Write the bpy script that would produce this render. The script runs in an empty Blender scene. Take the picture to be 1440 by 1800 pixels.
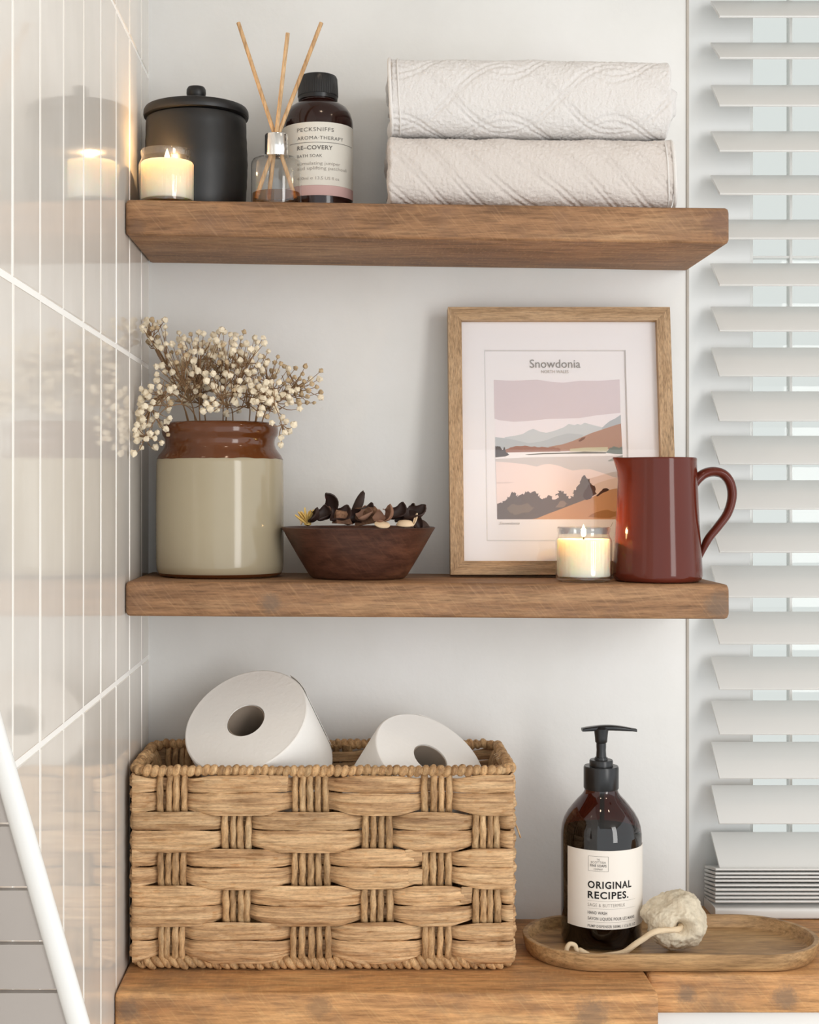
import bpy, bmesh, math, random
from mathutils import Vector, Matrix, noise, Quaternion

random.seed(7)
sc = bpy.context.scene
C = sc.collection
PI = math.pi

# ------------------------------------------------------------------ camera
F, VX, VY = 2518.0, 612.0, 870.0          # focal length and vanishing point in pixels of the 1440x1800 frame
D, H = 1.42, 1.40                         # camera distance from the back wall, camera height
cd = bpy.data.cameras.new('camera')
cam = bpy.data.objects.new('camera', cd); C.objects.link(cam)
cam.location = (0, -D, H); cam.rotation_euler = (PI/2, 0, 0)
cd.sensor_fit = 'VERTICAL'; cd.sensor_height = 24.0
cd.lens = F/1800*24.0
cd.shift_x = (720-VX)/1800; cd.shift_y = (VY-900)/1800
cd.clip_start = 0.02
sc.camera = cam

# ------------------------------------------------------------------ view, world, lights
vs = sc.view_settings
vs.view_transform = 'Standard'; vs.look = 'None'; vs.gamma = 1.0; vs.use_curve_mapping = False
vs.exposure = 0.20
w = bpy.data.worlds.new('world'); sc.world = w; w.use_nodes = True
bg = w.node_tree.nodes['Background']
bg.inputs['Color'].default_value = (0.945, 0.978, 1.0, 1); bg.inputs['Strength'].default_value = 1.24

def area(name, loc, target, sx, sy, power, col):
    l = bpy.data.lights.new(name, 'AREA'); l.shape = 'RECTANGLE'; l.size = sx; l.size_y = sy
    l.energy = power; l.color = col
    o = bpy.data.objects.new(name, l); C.objects.link(o); o.location = loc
    o.rotation_euler = (Vector(target)-Vector(loc)).to_track_quat('-Z', 'Y').to_euler()
    return o
def spot(name, loc, target, power, col, radius=0.035, angle=110):
    l = bpy.data.lights.new(name, 'SPOT'); l.energy = power; l.color = col
    l.shadow_soft_size = radius; l.spot_size = math.radians(angle); l.spot_blend = 0.6
    o = bpy.data.objects.new(name, l); C.objects.link(o); o.location = loc
    o.rotation_euler = (Vector(target)-Vector(loc)).to_track_quat('-Z', 'Y').to_euler()
    return o
# a second tall window of the room, behind the camera on the right
area('room_window_daylight', (1.35, -2.05, H+0.15), (0.05, 0, H-0.05), 0.50, 1.5, 13, (1.0, 0.98, 0.95))
# two recessed ceiling downlights above the shelves
spot('ceiling_downlight', (0.10, -0.62, H+0.83), (0.10, -0.30, H-0.4), 0.95, (1.0, 0.76, 0.55))
spot('ceiling_downlight', (0.62, -0.62, H+0.83), (0.50, -0.25, H-0.4), 0.95, (1.0, 0.76, 0.55))

# ------------------------------------------------------------------ helpers
def S(r, g, b, a=1):
    def f(c):
        c /= 255.0
        return c/12.92 if c <= 0.04045 else ((c+0.055)/1.055)**2.4
    return (f(r), f(g), f(b), a)
def X(px, Y): return (px-VX)*(D+Y)/F
def Zr(py, Y): return (VY-py)*(D+Y)/F + H
def P(px, py, Y): return Vector((X(px, Y), Y, Zr(py, Y)))

def tag(o, label=None, cat=None, group=None, kind=None):
    if label: o['label'] = label
    if cat: o['category'] = cat
    if group: o['group'] = group
    if kind: o['kind'] = kind
    return o
def root(name, loc, label=None, cat=None, group=None, kind=None):
    o = bpy.data.objects.new(name, None); C.objects.link(o); o.location = loc
    o.empty_display_size = 0.02
    return tag(o, label, cat, group, kind)
def wloc(o):
    l = Vector(o.location)
    return l
def attach(o, parent):
    o.parent = parent
    # parents carry translation only (no rotation), so the inverse is a plain offset
    t = Vector((0, 0, 0)); p = parent
    while p is not None:
        t += Vector(p.location) if p.type == 'EMPTY' else Vector(p.location)
        if p.parent is not None: t += p.matrix_parent_inverse.translation
        p = p.parent
    o.matrix_parent_inverse = Matrix.Translation(-t)
def link(name, me, mat=None, parent=None, loc=None, rot=None, scale=None):
    o = bpy.data.objects.new(name, me); C.objects.link(o)
    if mat is not None and len(me.materials) == 0: me.materials.append(mat)
    if loc is not None: o.location = loc
    if rot is not None:
        o.rotation_mode = 'QUATERNION' if isinstance(rot, Quaternion) else 'XYZ'
        if isinstance(rot, Quaternion): o.rotation_quaternion = rot
        else: o.rotation_euler = rot
    if scale is not None: o.scale = scale
    if parent is not None: attach(o, parent)
    return o
def mesh(name, verts, faces, smooth=True, angle=40):
    me = bpy.data.meshes.new(name); me.from_pydata([tuple(v) for v in verts], [], faces); me.validate(); me.update()
    bm = bmesh.new(); bm.from_mesh(me); bmesh.ops.recalc_face_normals(bm, faces=bm.faces); bm.to_mesh(me); bm.free()
    if smooth:
        me.shade_smooth()
        me.set_sharp_from_angle(angle=math.radians(angle))
    return me
def mk(name, vf, mat, parent=None, smooth=True, angle=40, **k):
    return link(name, mesh(name, vf[0], vf[1], smooth, angle), mat, parent, **k)
def join(*vfs):
    V, Fc = [], []
    for v, f in vfs:
        n = len(V); V += list(v); Fc += [tuple(i+n for i in q) for q in f]
    return V, Fc
def xf(vf, M):
    return [M @ Vector(v) for v in vf[0]], vf[1]
def box(x0, x1, y0, y1, z0, z1, bev=0.0, seg=2):
    bm = bmesh.new(); bmesh.ops.create_cube(bm, size=1)
    for v in bm.verts:
        v.co = Vector(((x0+x1)/2+v.co.x*(x1-x0), (y0+y1)/2+v.co.y*(y1-y0), (z0+z1)/2+v.co.z*(z1-z0)))
    if bev > 0:
        bmesh.ops.bevel(bm, geom=bm.edges[:], offset=bev, segments=seg, profile=0.5, affect='EDGES')
    V = [v.co.copy() for v in bm.verts]; bm.verts.index_update()
    Fc = [tuple(v.index for v in f.verts) for f in bm.faces]; bm.free()
    return V, Fc
def lathe(prof, n=64, c=(0, 0, 0), fn=None):
    """prof: list of (r, z); r == 0 closes a pole; the profile is an open line turned about Z"""
    V, Fc, rings = [], [], []
    for (r, z) in prof:
        if r <= 1e-7:
            rings.append([len(V)]); V.append(Vector((c[0], c[1], c[2]+z)))
        else:
            s = len(V)
            for i in range(n):
                a = 2*PI*i/n
                rr = r*fn(a, r, z) if fn else r
                V.append(Vector((c[0]+rr*math.cos(a), c[1]+rr*math.sin(a), c[2]+z)))
            rings.append(list(range(s, s+n)))
    for A, B in zip(rings, rings[1:]):
        if len(A) == 1 and len(B) == 1: continue
        for i in range(n):
            j = (i+1) % n
            if len(A) == 1: Fc.append((A[0], B[i], B[j]))
            elif len(B) == 1: Fc.append((A[i], B[0], A[j]))
            else: Fc.append((A[i], A[j], B[j], B[i]))
    return V, Fc
def catmull(pts, n):
    pts = [Vector(p) for p in pts]; out = []
    for i in range(len(pts)-1):
        p0 = pts[max(i-1, 0)]; p1 = pts[i]; p2 = pts[i+1]; p3 = pts[min(i+2, len(pts)-1)]
        for k in range(n):
            t = k/n
            out.append(0.5*((2*p1)+(p2-p0)*t+(2*p0-5*p1+4*p2-p3)*t*t+(3*p1-p0-3*p2+p3)*t**3))
    out.append(pts[-1]); return out
def tube(path, rad, n=8, ply=0, pitch=0.01, depth=0.2, cap=True, flat=None):
    """tube along path; rad a number or list; ply twists strands into its surface; flat = (sx, sy) squashes it"""
    path = [Vector(p) for p in path]; V, Fc = [], []
    m = len(path)
    T = [(path[min(i+1, m-1)]-path[max(i-1, 0)]).normalized() for i in range(m)]
    up = Vector((0, -1, 0)) if abs(T[0].y) < 0.9 else Vector((1, 0, 0))
    N = (up-T[0]*up.dot(T[0])).normalized(); L = 0
    for i in range(m):
        if i: L += (path[i]-path[i-1]).length
        N = (N-T[i]*N.dot(T[i])).normalized(); B = T[i].cross(N)
        r = rad[i] if isinstance(rad, (list, tuple)) else rad
        for k in range(n):
            a = 2*PI*k/n
            q = r*(1+depth*math.cos(ply*a-2*PI*L/pitch)) if ply else r
            sx, sy = flat if flat else (1, 1)
            V.append(path[i]+N*(q*sx*math.cos(a))+B*(q*sy*math.sin(a)))
    for i in range(m-1):
        for k in range(n):
            j = (k+1) % n
            Fc.append((i*n+k, i*n+j, (i+1)*n+j, (i+1)*n+k))
    if cap:
        Fc.append(tuple(range(n))); Fc.append(tuple((m-1)*n+k for k in range(n)))
    return V, Fc
def loft(rings, cap=True):
    V, Fc = [], []; n = len(rings[0])
    for r in rings: V += [Vector(v) for v in r]
    for i in range(len(rings)-1):
        for k in range(n):
            j = (k+1) % n
            Fc.append((i*n+k, i*n+j, (i+1)*n+j, (i+1)*n+k))
    if cap:
        Fc.append(tuple(range(n))); Fc.append(tuple((len(rings)-1)*n+k for k in range(n)))
    return V, Fc
def rrect(hy, hz, r, seg=4):
    pts = []
    for cx, cy, a0 in ((hy-r, hz-r, 0), (-hy+r, hz-r, PI/2), (-hy+r, -hz+r, PI), (hy-r, -hz+r, 1.5*PI)):
        for k in range(seg+1):
            a = a0+PI/2*k/seg; pts.append((cx+r*math.cos(a), cy+r*math.sin(a)))
    return pts
def text_vf(body, size=1.0, bold=0.0, width=None, align='LEFT', spacing=1.0, shear=0.0):
    cu = bpy.data.curves.new('txt', 'FONT'); cu.body = body; cu.size = size; cu.offset = bold
    cu.space_character = spacing; cu.shear = shear; cu.resolution_u = 3; cu.fill_mode = 'FRONT'
    o = bpy.data.objects.new('txt', cu); C.objects.link(o)
    bpy.context.view_layer.update()
    dg = bpy.context.evaluated_depsgraph_get()
    me = bpy.data.meshes.new_from_object(o.evaluated_get(dg))
    V = [v.co.copy() for v in me.vertices]; Fc = [tuple(p.vertices) for p in me.polygons]
    bpy.data.objects.remove(o); bpy.data.curves.remove(cu); bpy.data.meshes.remove(me)
    x0 = min(v.x for v in V); x1 = max(v.x for v in V); y0 = min(v.y for v in V)
    k = (width/(x1-x0)) if width else 1.0
    sh = {'LEFT': x0, 'CENTER': (x0+x1)/2}[align]
    return [Vector(((v.x-sh)*k, v.y, 0)) for v in V], Fc
def flatmesh(name, vf, mat, parent):
    me = bpy.data.meshes.new(name); me.from_pydata([tuple(v) for v in vf[0]], [], vf[1]); me.update()
    return link(name, me, mat, parent)

# ------------------------------------------------------------------ materials
def nodes(name):
    m = bpy.data.materials.new(name); m.use_nodes = True
    nt = m.node_tree; b = nt.nodes['Principled BSDF']
    return m, nt, b
def N(nt, t, **k):
    n = nt.nodes.new(t)
    for a, v in k.items(): setattr(n, a, v)
    return n
def plain(name, col, rough=0.5, spec=0.5, metal=0, coat=0, bump=0, bscale=200, sss=0, sssr=0.01, var=0.0, vscale=30, sheen=0):
    m, nt, b = nodes(name)
    b.inputs['Base Color'].default_value = col; b.inputs['Roughness'].default_value = rough
    b.inputs['Specular IOR Level'].default_value = spec; b.inputs['Metallic'].default_value = metal
    b.inputs['Coat Weight'].default_value = coat; b.inputs['Coat Roughness'].default_value = 0.04
    if sss:
        b.inputs['Subsurface Weight'].default_value = sss; b.inputs['Subsurface Scale'].default_value = sssr
        b.inputs['Subsurface Radius'].default_value = (1.0, 0.7, 0.45)
    if sheen: b.inputs['Sheen Weight'].default_value = sheen
    tc = N(nt, 'ShaderNodeTexCoord')
    if var:
        n = N(nt, 'ShaderNodeTexNoise'); n.inputs['Scale'].default_value = vscale; n.inputs['Detail'].default_value = 4
        nt.links.new(tc.outputs['Object'], n.inputs['Vector'])
        mx = N(nt, 'ShaderNodeMix', data_type='RGBA')
        mx.inputs['A'].default_value = tuple(c*(1-var) for c in col[:3])+(1,)
        mx.inputs['B'].default_value = tuple(min(1, c*(1+var)) for c in col[:3])+(1,)
        nt.links.new(n.outputs['Fac'], mx.inputs['Factor']); nt.links.new(mx.outputs['Result'], b.inputs['Base Color'])
    if bump:
        n = N(nt, 'ShaderNodeTexNoise'); n.inputs['Scale'].default_value = bscale; n.inputs['Detail'].default_value = 3
        nt.links.new(tc.outputs['Object'], n.inputs['Vector'])
        bp = N(nt, 'ShaderNodeBump'); bp.inputs['Strength'].default_value = bump; bp.inputs['Distance'].default_value = 0.001
        nt.links.new(n.outputs['Fac'], bp.inputs['Height']); nt.links.new(bp.outputs['Normal'], b.inputs['Normal'])
    return m
def ramp(nt, stops):
    r = N(nt, 'ShaderNodeValToRGB'); e = r.color_ramp.elements
    e[0].position, e[0].color = stops[0]; e[1].position, e[1].color = stops[-1]
    for p, c in stops[1:-1]:
        q = e.new(p); q.color = c
    return r
def wood(name, dark, mid, light, stretch=(3, 40, 60), rough=0.55, saw=0.0, knots=(), vary=0.0, patches=0.0, patchcol=None, bump=0.25, fine=1.0, coord='Object', random_off=False):
    m, nt, b = nodes(name)
    L = nt.links.new
    tc = N(nt, 'ShaderNodeTexCoord'); mp = N(nt, 'ShaderNodeMapping'); mp.inputs['Scale'].default_value = stretch
    vec = tc.outputs[coord]
    if random_off:
        oi = N(nt, 'ShaderNodeObjectInfo'); ad = N(nt, 'ShaderNodeVectorMath', operation='ADD')
        cm = N(nt, 'ShaderNodeCombineXYZ'); ml = N(nt, 'ShaderNodeMath', operation='MULTIPLY'); ml.inputs[1].default_value = 7.0
        L(oi.outputs['Random'], ml.inputs[0]); L(ml.outputs[0], cm.inputs[0]); L(ml.outputs[0], cm.inputs[2])
        L(vec, ad.inputs[0]); L(cm.outputs[0], ad.inputs[1]); vec = ad.outputs[0]
    L(vec, mp.inputs['Vector'])
    n1 = N(nt, 'ShaderNodeTexNoise'); n1.inputs['Scale'].default_value = 1.0; n1.inputs['Detail'].default_value = 8; n1.inputs['Distortion'].default_value = 0.6
    n1.inputs['Roughness'].default_value = 0.62
    L(mp.outputs['Vector'], n1.inputs['Vector'])
    r1 = ramp(nt, [(0.28, dark), (0.5, mid), (0.72, light)])
    L(n1.outputs['Fac'], r1.inputs['Fac'])
    # fine fibre lines
    mp2 = N(nt, 'ShaderNodeMapping'); mp2.inputs['Scale'].default_value = tuple(s*7*fine for s in stretch)
    L(vec, mp2.inputs['Vector'])
    n2 = N(nt, 'ShaderNodeTexNoise'); n2.inputs['Scale'].default_value = 1.0; n2.inputs['Detail'].default_value = 4
    L(mp2.outputs['Vector'], n2.inputs['Vector'])
    r2 = ramp(nt, [(0.30, (0.62, 0.60, 0.58, 1)), (0.55, (1, 1, 1, 1)), (0.8, (1.12, 1.1, 1.08, 1))])
    L(n2.outputs['Fac'], r2.inputs['Fac'])
    mx = N(nt, 'ShaderNodeMix', data_type='RGBA', blend_type='MULTIPLY'); mx.inputs['Factor'].default_value = 1
    L(r1.outputs['Color'], mx.inputs['A']); L(r2.outputs['Color'], mx.inputs['B'])
    col = mx.outputs['Result']; height = n2.outputs['Fac']
    mp5 = N(nt, 'ShaderNodeMapping'); mp5.inputs['Scale'].default_value = tuple(min(900, q_*22) for q_ in stretch)
    L(vec, mp5.inputs['Vector'])
    n5 = N(nt, 'ShaderNodeTexNoise'); n5.inputs['Scale'].default_value = 1.0; n5.inputs['Detail'].default_value = 5; n5.inputs['Roughness'].default_value = 0.7
    L(mp5.outputs['Vector'], n5.inputs['Vector'])
    r5 = ramp(nt, [(0.32, (0.66, 0.64, 0.62, 1)), (0.52, (1, 1, 1, 1)), (0.75, (1.15, 1.14, 1.12, 1))])
    L(n5.outputs['Fac'], r5.inputs['Fac'])
    mx5 = N(nt, 'ShaderNodeMix', data_type='RGBA', blend_type='MULTIPLY'); mx5.inputs['Factor'].default_value = 0.8
    L(col, mx5.inputs['A']); L(r5.outputs['Color'], mx5.inputs['B']); col = mx5.outputs['Result']
    if patches:
        n3 = N(nt, 'ShaderNodeTexNoise'); n3.inputs['Scale'].default_value = 13; n3.inputs['Detail'].default_value = 5; n3.inputs['Roughness'].default_value = 0.7
        L(vec, n3.inputs['Vector'])
        r3 = ramp(nt, [(0.50, (0, 0, 0, 1)), (0.72, (patches, patches, patches, 1))])
        L(n3.outputs['Fac'], r3.inputs['Fac'])
        m3 = N(nt, 'ShaderNodeMix', data_type='RGBA'); m3.inputs['B'].default_value = patchcol
        L(r3.outputs['Color'], m3.inputs['Factor']); L(col, m3.inputs['A']); col = m3.outputs['Result']
    if saw:
        # diagonal circular-saw scratches
        mp0 = N(nt, 'ShaderNodeMapping'); mp0.inputs['Rotation'].default_value = (0, math.radians(-50), 0)
        mp3 = N(nt, 'ShaderNodeMapping'); mp3.inputs['Scale'].default_value = (38, 90, 520)
        L(vec, mp0.inputs['Vector']); L(mp0.outputs[0], mp3.inputs['Vector'])
        n4 = N(nt, 'ShaderNodeTexNoise'); n4.inputs['Scale'].default_value = 1; n4.inputs['Detail'].default_value = 2
        L(mp3.outputs['Vector'], n4.inputs['Vector'])
        r4 = ramp(nt, [(0.54, (0, 0, 0, 1)), (0.72, (saw, saw, saw, 1))])
        L(n4.outputs['Fac'], r4.inputs['Fac'])
        m4 = N(nt, 'ShaderNodeMix', data_type='RGBA'); m4.inputs['B'].default_value = tuple(min(1, c*1.5) for c in light[:3])+(1,)
        L(r4.outputs['Color'], m4.inputs['Factor']); L(col, m4.inputs['A']); col = m4.outputs['Result']
    for (kp, kr, kc) in knots:
        # a weathered knot: noisy blot around a point of the board
        nk = N(nt, 'ShaderNodeTexNoise'); nk.inputs['Scale'].default_value = 260; nk.inputs['Detail'].default_value = 6; nk.inputs['Roughness'].default_value = 0.75
        L(vec, nk.inputs['Vector'])
        sb = N(nt, 'ShaderNodeVectorMath', operation='DISTANCE'); sb.inputs[1].default_value = kp
        L(vec, sb.inputs[0])
        md = N(nt, 'ShaderNodeMath', operation='MULTIPLY_ADD'); md.inputs[1].default_value = kr*1.6; 
        L(nk.outputs['Fac'], md.inputs[0]); L(sb.outputs['Value'], md.inputs[2])
        mr = N(nt, 'ShaderNodeMapRange'); mr.inputs['From Min'].default_value = kr*1.3; mr.inputs['From Max'].default_value = kr*1.95
        mr.inputs['To Min'].default_value = 0.6; mr.inputs['To Max'].default_value = 0.0
        L(md.outputs[0], mr.inputs['Value'])
        mk_ = N(nt, 'ShaderNodeMix', data_type='RGBA'); mk_.inputs['B'].default_value = kc
        L(mr.outputs['Result'], mk_.inputs['Factor']); L(col, mk_.inputs['A']); col = mk_.outputs['Result']
    if vary:
        oi2 = N(nt, 'ShaderNodeObjectInfo'); mr2 = N(nt, 'ShaderNodeMapRange')
        mr2.inputs['To Min'].default_value = 1-vary; mr2.inputs['To Max'].default_value = 1+vary
        L(oi2.outputs['Random'], mr2.inputs['Value'])
        hv = N(nt, 'ShaderNodeHueSaturation'); L(mr2.outputs['Result'], hv.inputs['Value']); L(col, hv.inputs['Color']); col = hv.outputs['Color']
    L(col, b.inputs['Base Color']); b.inputs['Roughness'].default_value = rough
    b.inputs['Specular IOR Level'].default_value = 0.35
    bp = N(nt, 'ShaderNodeBump'); bp.inputs['Strength'].default_value = bump; bp.inputs['Distance'].default_value = 0.001
    L(height, bp.inputs['Height']); L(bp.outputs['Normal'], b.inputs['Normal'])
    return m
def thin_glass(name, tint=(1, 1, 1, 1), refl=1.0, rough=0.01, base=0.04):
    m, nt, b = nodes(name); L = nt.links.new
    nt.nodes.remove(b)
    out = nt.nodes['Material Output']
    t = N(nt, 'ShaderNodeBsdfTransparent'); t.inputs['Color'].default_value = tint
    g = N(nt, 'ShaderNodeBsdfGlossy'); g.inputs['Roughness'].default_value = rough; g.inputs['Color'].default_value = (1, 1, 1, 1)
    lw = N(nt, 'ShaderNodeLayerWeight'); lw.inputs['Blend'].default_value = 0.5
    pw = N(nt, 'ShaderNodeMath', operation='POWER'); pw.inputs[1].default_value = 4.5
    L(lw.outputs['Facing'], pw.inputs[0])
    ml = N(nt, 'ShaderNodeMath', operation='MULTIPLY_ADD', use_clamp=True); ml.inputs[1].default_value = 0.85*refl; ml.inputs[2].default_value = base*refl
    L(pw.outputs[0], ml.inputs[0])
    mx = N(nt, 'ShaderNodeMixShader'); L(ml.outputs[0], mx.inputs['Fac']); L(t.outputs[0], mx.inputs[1]); L(g.outputs[0], mx.inputs[2])
    L(mx.outputs[0], out.inputs['Surface'])
    return m
def emit(name, col, s):
    m, nt, b = nodes(name)
    b.inputs['Base Color'].default_value = (0, 0, 0, 1)
    b.inputs['Emission Color'].default_value = col; b.inputs['Emission Strength'].default_value = s
    return m

def plaster():
    m, nt, b = nodes('painted_plaster'); L = nt.links.new
    tc = N(nt, 'ShaderNodeTexCoord')
    n = N(nt, 'ShaderNodeTexNoise'); n.inputs['Scale'].default_value = 7; n.inputs['Detail'].default_value = 6
    L(tc.outputs['Object'], n.inputs['Vector'])
    r = ramp(nt, [(0.3, S(226, 225, 222)), (0.5, S(232, 231, 228)), (0.7, S(236, 235, 233))])
    L(n.outputs['Fac'], r.inputs['Fac'])
    # a few grubby scuffs
    n2 = N(nt, 'ShaderNodeTexNoise'); n2.inputs['Scale'].default_value = 28; n2.inputs['Detail'].default_value = 7; n2.inputs['Roughness'].default_value = 0.75
    L(tc.outputs['Object'], n2.inputs['Vector'])
    r2 = ramp(nt, [(0.66, (0, 0, 0, 1)), (0.78, (0.35, 0.35, 0.35, 1))])
    L(n2.outputs['Fac'], r2.inputs['Fac'])
    mx = N(nt, 'ShaderNodeMix', data_type='RGBA'); mx.inputs['B'].default_value = S(206, 201, 190)
    L(r2.outputs['Color'], mx.inputs['Factor']); L(r.outputs['Color'], mx.inputs['A']); L(mx.outputs['Result'], b.inputs['Base Color'])
    b.inputs['Roughness'].default_value = 0.75; b.inputs['Specular IOR Level'].default_value = 0.25
    n3 = N(nt, 'ShaderNodeTexNoise'); n3.inputs['Scale'].default_value = 45; n3.inputs['Detail'].default_value = 8
    L(tc.outputs['Object'], n3.inputs['Vector'])
    bp = N(nt, 'ShaderNodeBump'); bp.inputs['Strength'].default_value = 0.35; bp.inputs['Distance'].default_value = 0.0025
    L(n3.outputs['Fac'], bp.inputs['Height']); L(bp.outputs['Normal'], b.inputs['Normal'])
    return m
def tile_mat():
    m, nt, b = nodes('glazed_tile'); L = nt.links.new
    tc = N(nt, 'ShaderNodeTexCoord'); oi = N(nt, 'ShaderNodeObjectInfo')
    n = N(nt, 'ShaderNodeTexNoise', noise_dimensions='4D'); n.inputs['Scale'].default_value = 14; n.inputs['Detail'].default_value = 3
    ml = N(nt, 'ShaderNodeMath', operation='MULTIPLY'); ml.inputs[1].default_value = 30
    L(oi.outputs['Random'], ml.inputs[0]); L(ml.outputs[0], n.inputs['W']); L(tc.outputs['Object'], n.inputs['Vector'])
    r = ramp(nt, [(0.3, S(226, 219, 210)), (0.7, S(236, 230, 222))])
    L(n.outputs['Fac'], r.inputs['Fac']); L(r.outputs['Color'], b.inputs['Base Color'])
    b.inputs['Roughness'].default_value = 0.07; b.inputs['Specular IOR Level'].default_value = 0.6
    n2 = N(nt, 'ShaderNodeTexNoise', noise_dimensions='4D'); n2.inputs['Scale'].default_value = 20; n2.inputs['Detail'].default_value = 1.5
    mp = N(nt, 'ShaderNodeMapping'); mp.inputs['Scale'].default_value = (1, 1.4, 0.5)
    L(tc.outputs['Object'], mp.inputs['Vector']); L(mp.outputs[0], n2.inputs['Vector']); L(ml.outputs[0], n2.inputs['W'])
    bp = N(nt, 'ShaderNodeBump'); bp.inputs['Strength'].default_value = 0.10; bp.inputs['Distance'].default_value = 0.0018
    L(n2.outputs['Fac'], bp.inputs['Height']); L(bp.outputs['Normal'], b.inputs['Normal'])
    return m

M = {}
M['plaster'] = plaster()
M['tile'] = tile_mat()
M['grout'] = plain('grout', S(250, 248, 244), 0.85, 0.2)
M['white_paint'] = plain('white_paint', S(230, 231, 230), 0.38, 0.4)
M['slat'] = plain('slat_white', S(222, 221, 218), 0.30, 0.5)
M['white_gloss'] = plain('white_gloss', S(236, 235, 232), 0.2, 0.5)
M['ceiling'] = plain('ceiling_paint', S(196, 192, 186), 0.8, 0.2)
M['floor'] = plain('floor_vinyl', S(165, 160, 152), 0.5, 0.4, var=0.1)
GK = S(114, 98, 84)
M['shelf'] = wood('stained_pine', S(116, 84, 58), S(158, 118, 84), S(186, 148, 110), (5, 30, 60), 0.62, saw=0.16, patches=0.75, patchcol=S(128, 98, 78), bump=0.45,
    knots=[(P(475, 1060, -0.155), 0.010, GK), (P(1262, 1066, -0.155), 0.013, GK), (P(1265, 395, -0.155), 0.014, S(112, 84, 70)), (P(240, 400, -0.155), 0.008, S(120, 92, 72))])
M['board'] = wood('stained_pine_board', S(162, 112, 70), S(210, 157, 104), S(230, 184, 130), (4.0, 26, 44), 0.58, saw=0.10, patches=0.7, patchcol=S(134, 106, 82), bump=0.4,
    knots=[(P(1207, 1748, -0.167), 0.009, GK), (P(1380, 1754, -0.167), 0.012, GK), (P(1040, 1785, -0.213), 0.016, S(116, 98, 82)), (P(225, 1775, -0.213), 0.011, S(110, 92, 78)), (P(560, 1770, -0.213), 0.012, S(136, 106, 78))])
M['oak'] = wood('oak', S(160, 128, 94), S(184, 152, 116), S(200, 170, 136), (160, 160, 7), 0.5, bump=0.2)
M['oak_h'] = wood('oak_horizontal', S(160, 128, 94), S(184, 152, 116), S(200, 170, 136), (7, 160, 160), 0.5, bump=0.2)
M['acacia'] = wood('acacia_tray', S(138, 104, 70), S(182, 144, 100), S(204, 168, 122), (5, 40, 60), 0.42, bump=0.2)
M['bowl'] = wood('dark_mango_wood', S(48, 28, 22), S(88, 55, 42), S(122, 82, 60), (7, 7, 34), 0.42, saw=0.10, bump=0.3)
M['reed'] = wood('rattan_reed', S(186, 142, 96), S(212, 172, 126), S(224, 190, 148), (60, 60, 6), 0.6, bump=0.1)
M['seagrass'] = wood('water_hyacinth', S(146, 106, 70), S(206, 166, 122), S(228, 194, 150), (9, 9, 170), 0.6, bump=0.6, fine=0.5, random_off=True, vary=0.14)
M['rope'] = wood('twisted_hyacinth', S(142, 106, 70), S(196, 158, 114), S(220, 188, 144), (90, 90, 20), 0.6, bump=0.4, fine=0.5, random_off=True, vary=0.14)
M['wrap'] = wood('wrapped_hyacinth', S(146, 106, 68), S(200, 160, 114), S(226, 190, 142), (140, 140, 40), 0.6, bump=0.4, fine=0.5, random_off=True, vary=0.18)
M['stone_glaze'] = plain('stoneware_beige', S(172, 160, 134), 0.13, 0.5, var=0.05, vscale=16, bump=0.1, bscale=18)
M['brown_glaze'] = plain('stoneware_brown', S(98, 54, 26), 0.10, 0.5, var=0.35, vscale=26, bump=0.1, bscale=30)
M['jar_inside'] = plain('stoneware_inside', S(70, 50, 34), 0.5)
M['jug'] = plain('oxblood_glaze', S(94, 38, 26), 0.10, 0.32, coat=0.0, var=0.10, vscale=14, bump=0.08, bscale=30)
M['black_clay'] = plain('black_stoneware', S(22, 21, 21), 0.42, 0.5, bump=0.25, bscale=60)
M['black_plastic'] = plain('black_plastic', S(26, 26, 28), 0.30, 0.5)
M['amber'] = thin_glass('amber_glass', S(128, 60, 46), 1.35, 0.02)
M['amber_dark'] = plain('amber_liquid', S(40, 16, 12), 0.5, 0.08)
M['amber_body'] = plain('dark_brown_plastic', S(40, 18, 14), 0.12, 0.5)
M['clear'] = thin_glass('clear_glass', (0.96, 0.96, 0.95, 1), 1.3, 0.01, 0.055)
M['pane'] = thin_glass('window_glass', (0.735, 0.745, 0.725, 1), 0.5, 0.01)
M['picture_glass'] = thin_glass('picture_glass', (0.99, 0.99, 0.99, 1), 1.0, 0.015)
M['oil'] = thin_glass('fragrance_oil', S(226, 196, 160), 0.5, 0.01)
M['chrome'] = plain('polished_chrome', (0.86, 0.85, 0.83, 1), 0.10, 0.5, metal=1)
M['wax'] = plain('candle_wax', S(255, 236, 208), 0.45, 0.4, sss=0.9, sssr=0.022)
M['wick'] = plain('wick', S(50, 36, 28), 0.9)
M['flame'] = emit('flame', (1.0, 0.72, 0.34, 1), 22)
M['towel'] = plain('white_terry', S(224, 220, 217), 0.95, 0.1, bump=1.0, bscale=480, sheen=0.3)
M['towel2'] = plain('cream_terry', S(216, 208, 202), 0.95, 0.1, bump=1.0, bscale=480, sheen=0.3)
M['hem'] = plain('towel_hem', S(228, 224, 220), 0.9, 0.1, bump=0.5, bscale=900)
M['label'] = plain('paper_label', S(238, 230, 220), 0.6, 0.3)
M['label_pink'] = plain('label_pink_band', S(206, 172, 168), 0.6, 0.3)
M['label_white'] = plain('paper_label_white', S(226, 222, 212), 0.6, 0.3)
M['ink'] = plain('ink_black', S(38, 36, 36), 0.7, 0.2)
M['ink_grey'] = plain('ink_grey', S(112, 108, 104), 0.7, 0.2)
M['ink_mid'] = plain('ink_mid', S(138, 134, 130), 0.7, 0.2)
M['ink_light'] = plain('ink_pale', S(168, 160, 152), 0.7, 0.2)
M['paper'] = plain('tissue_paper', S(248, 245, 240), 0.9, 0.1, bump=0.4, bscale=260)
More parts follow.
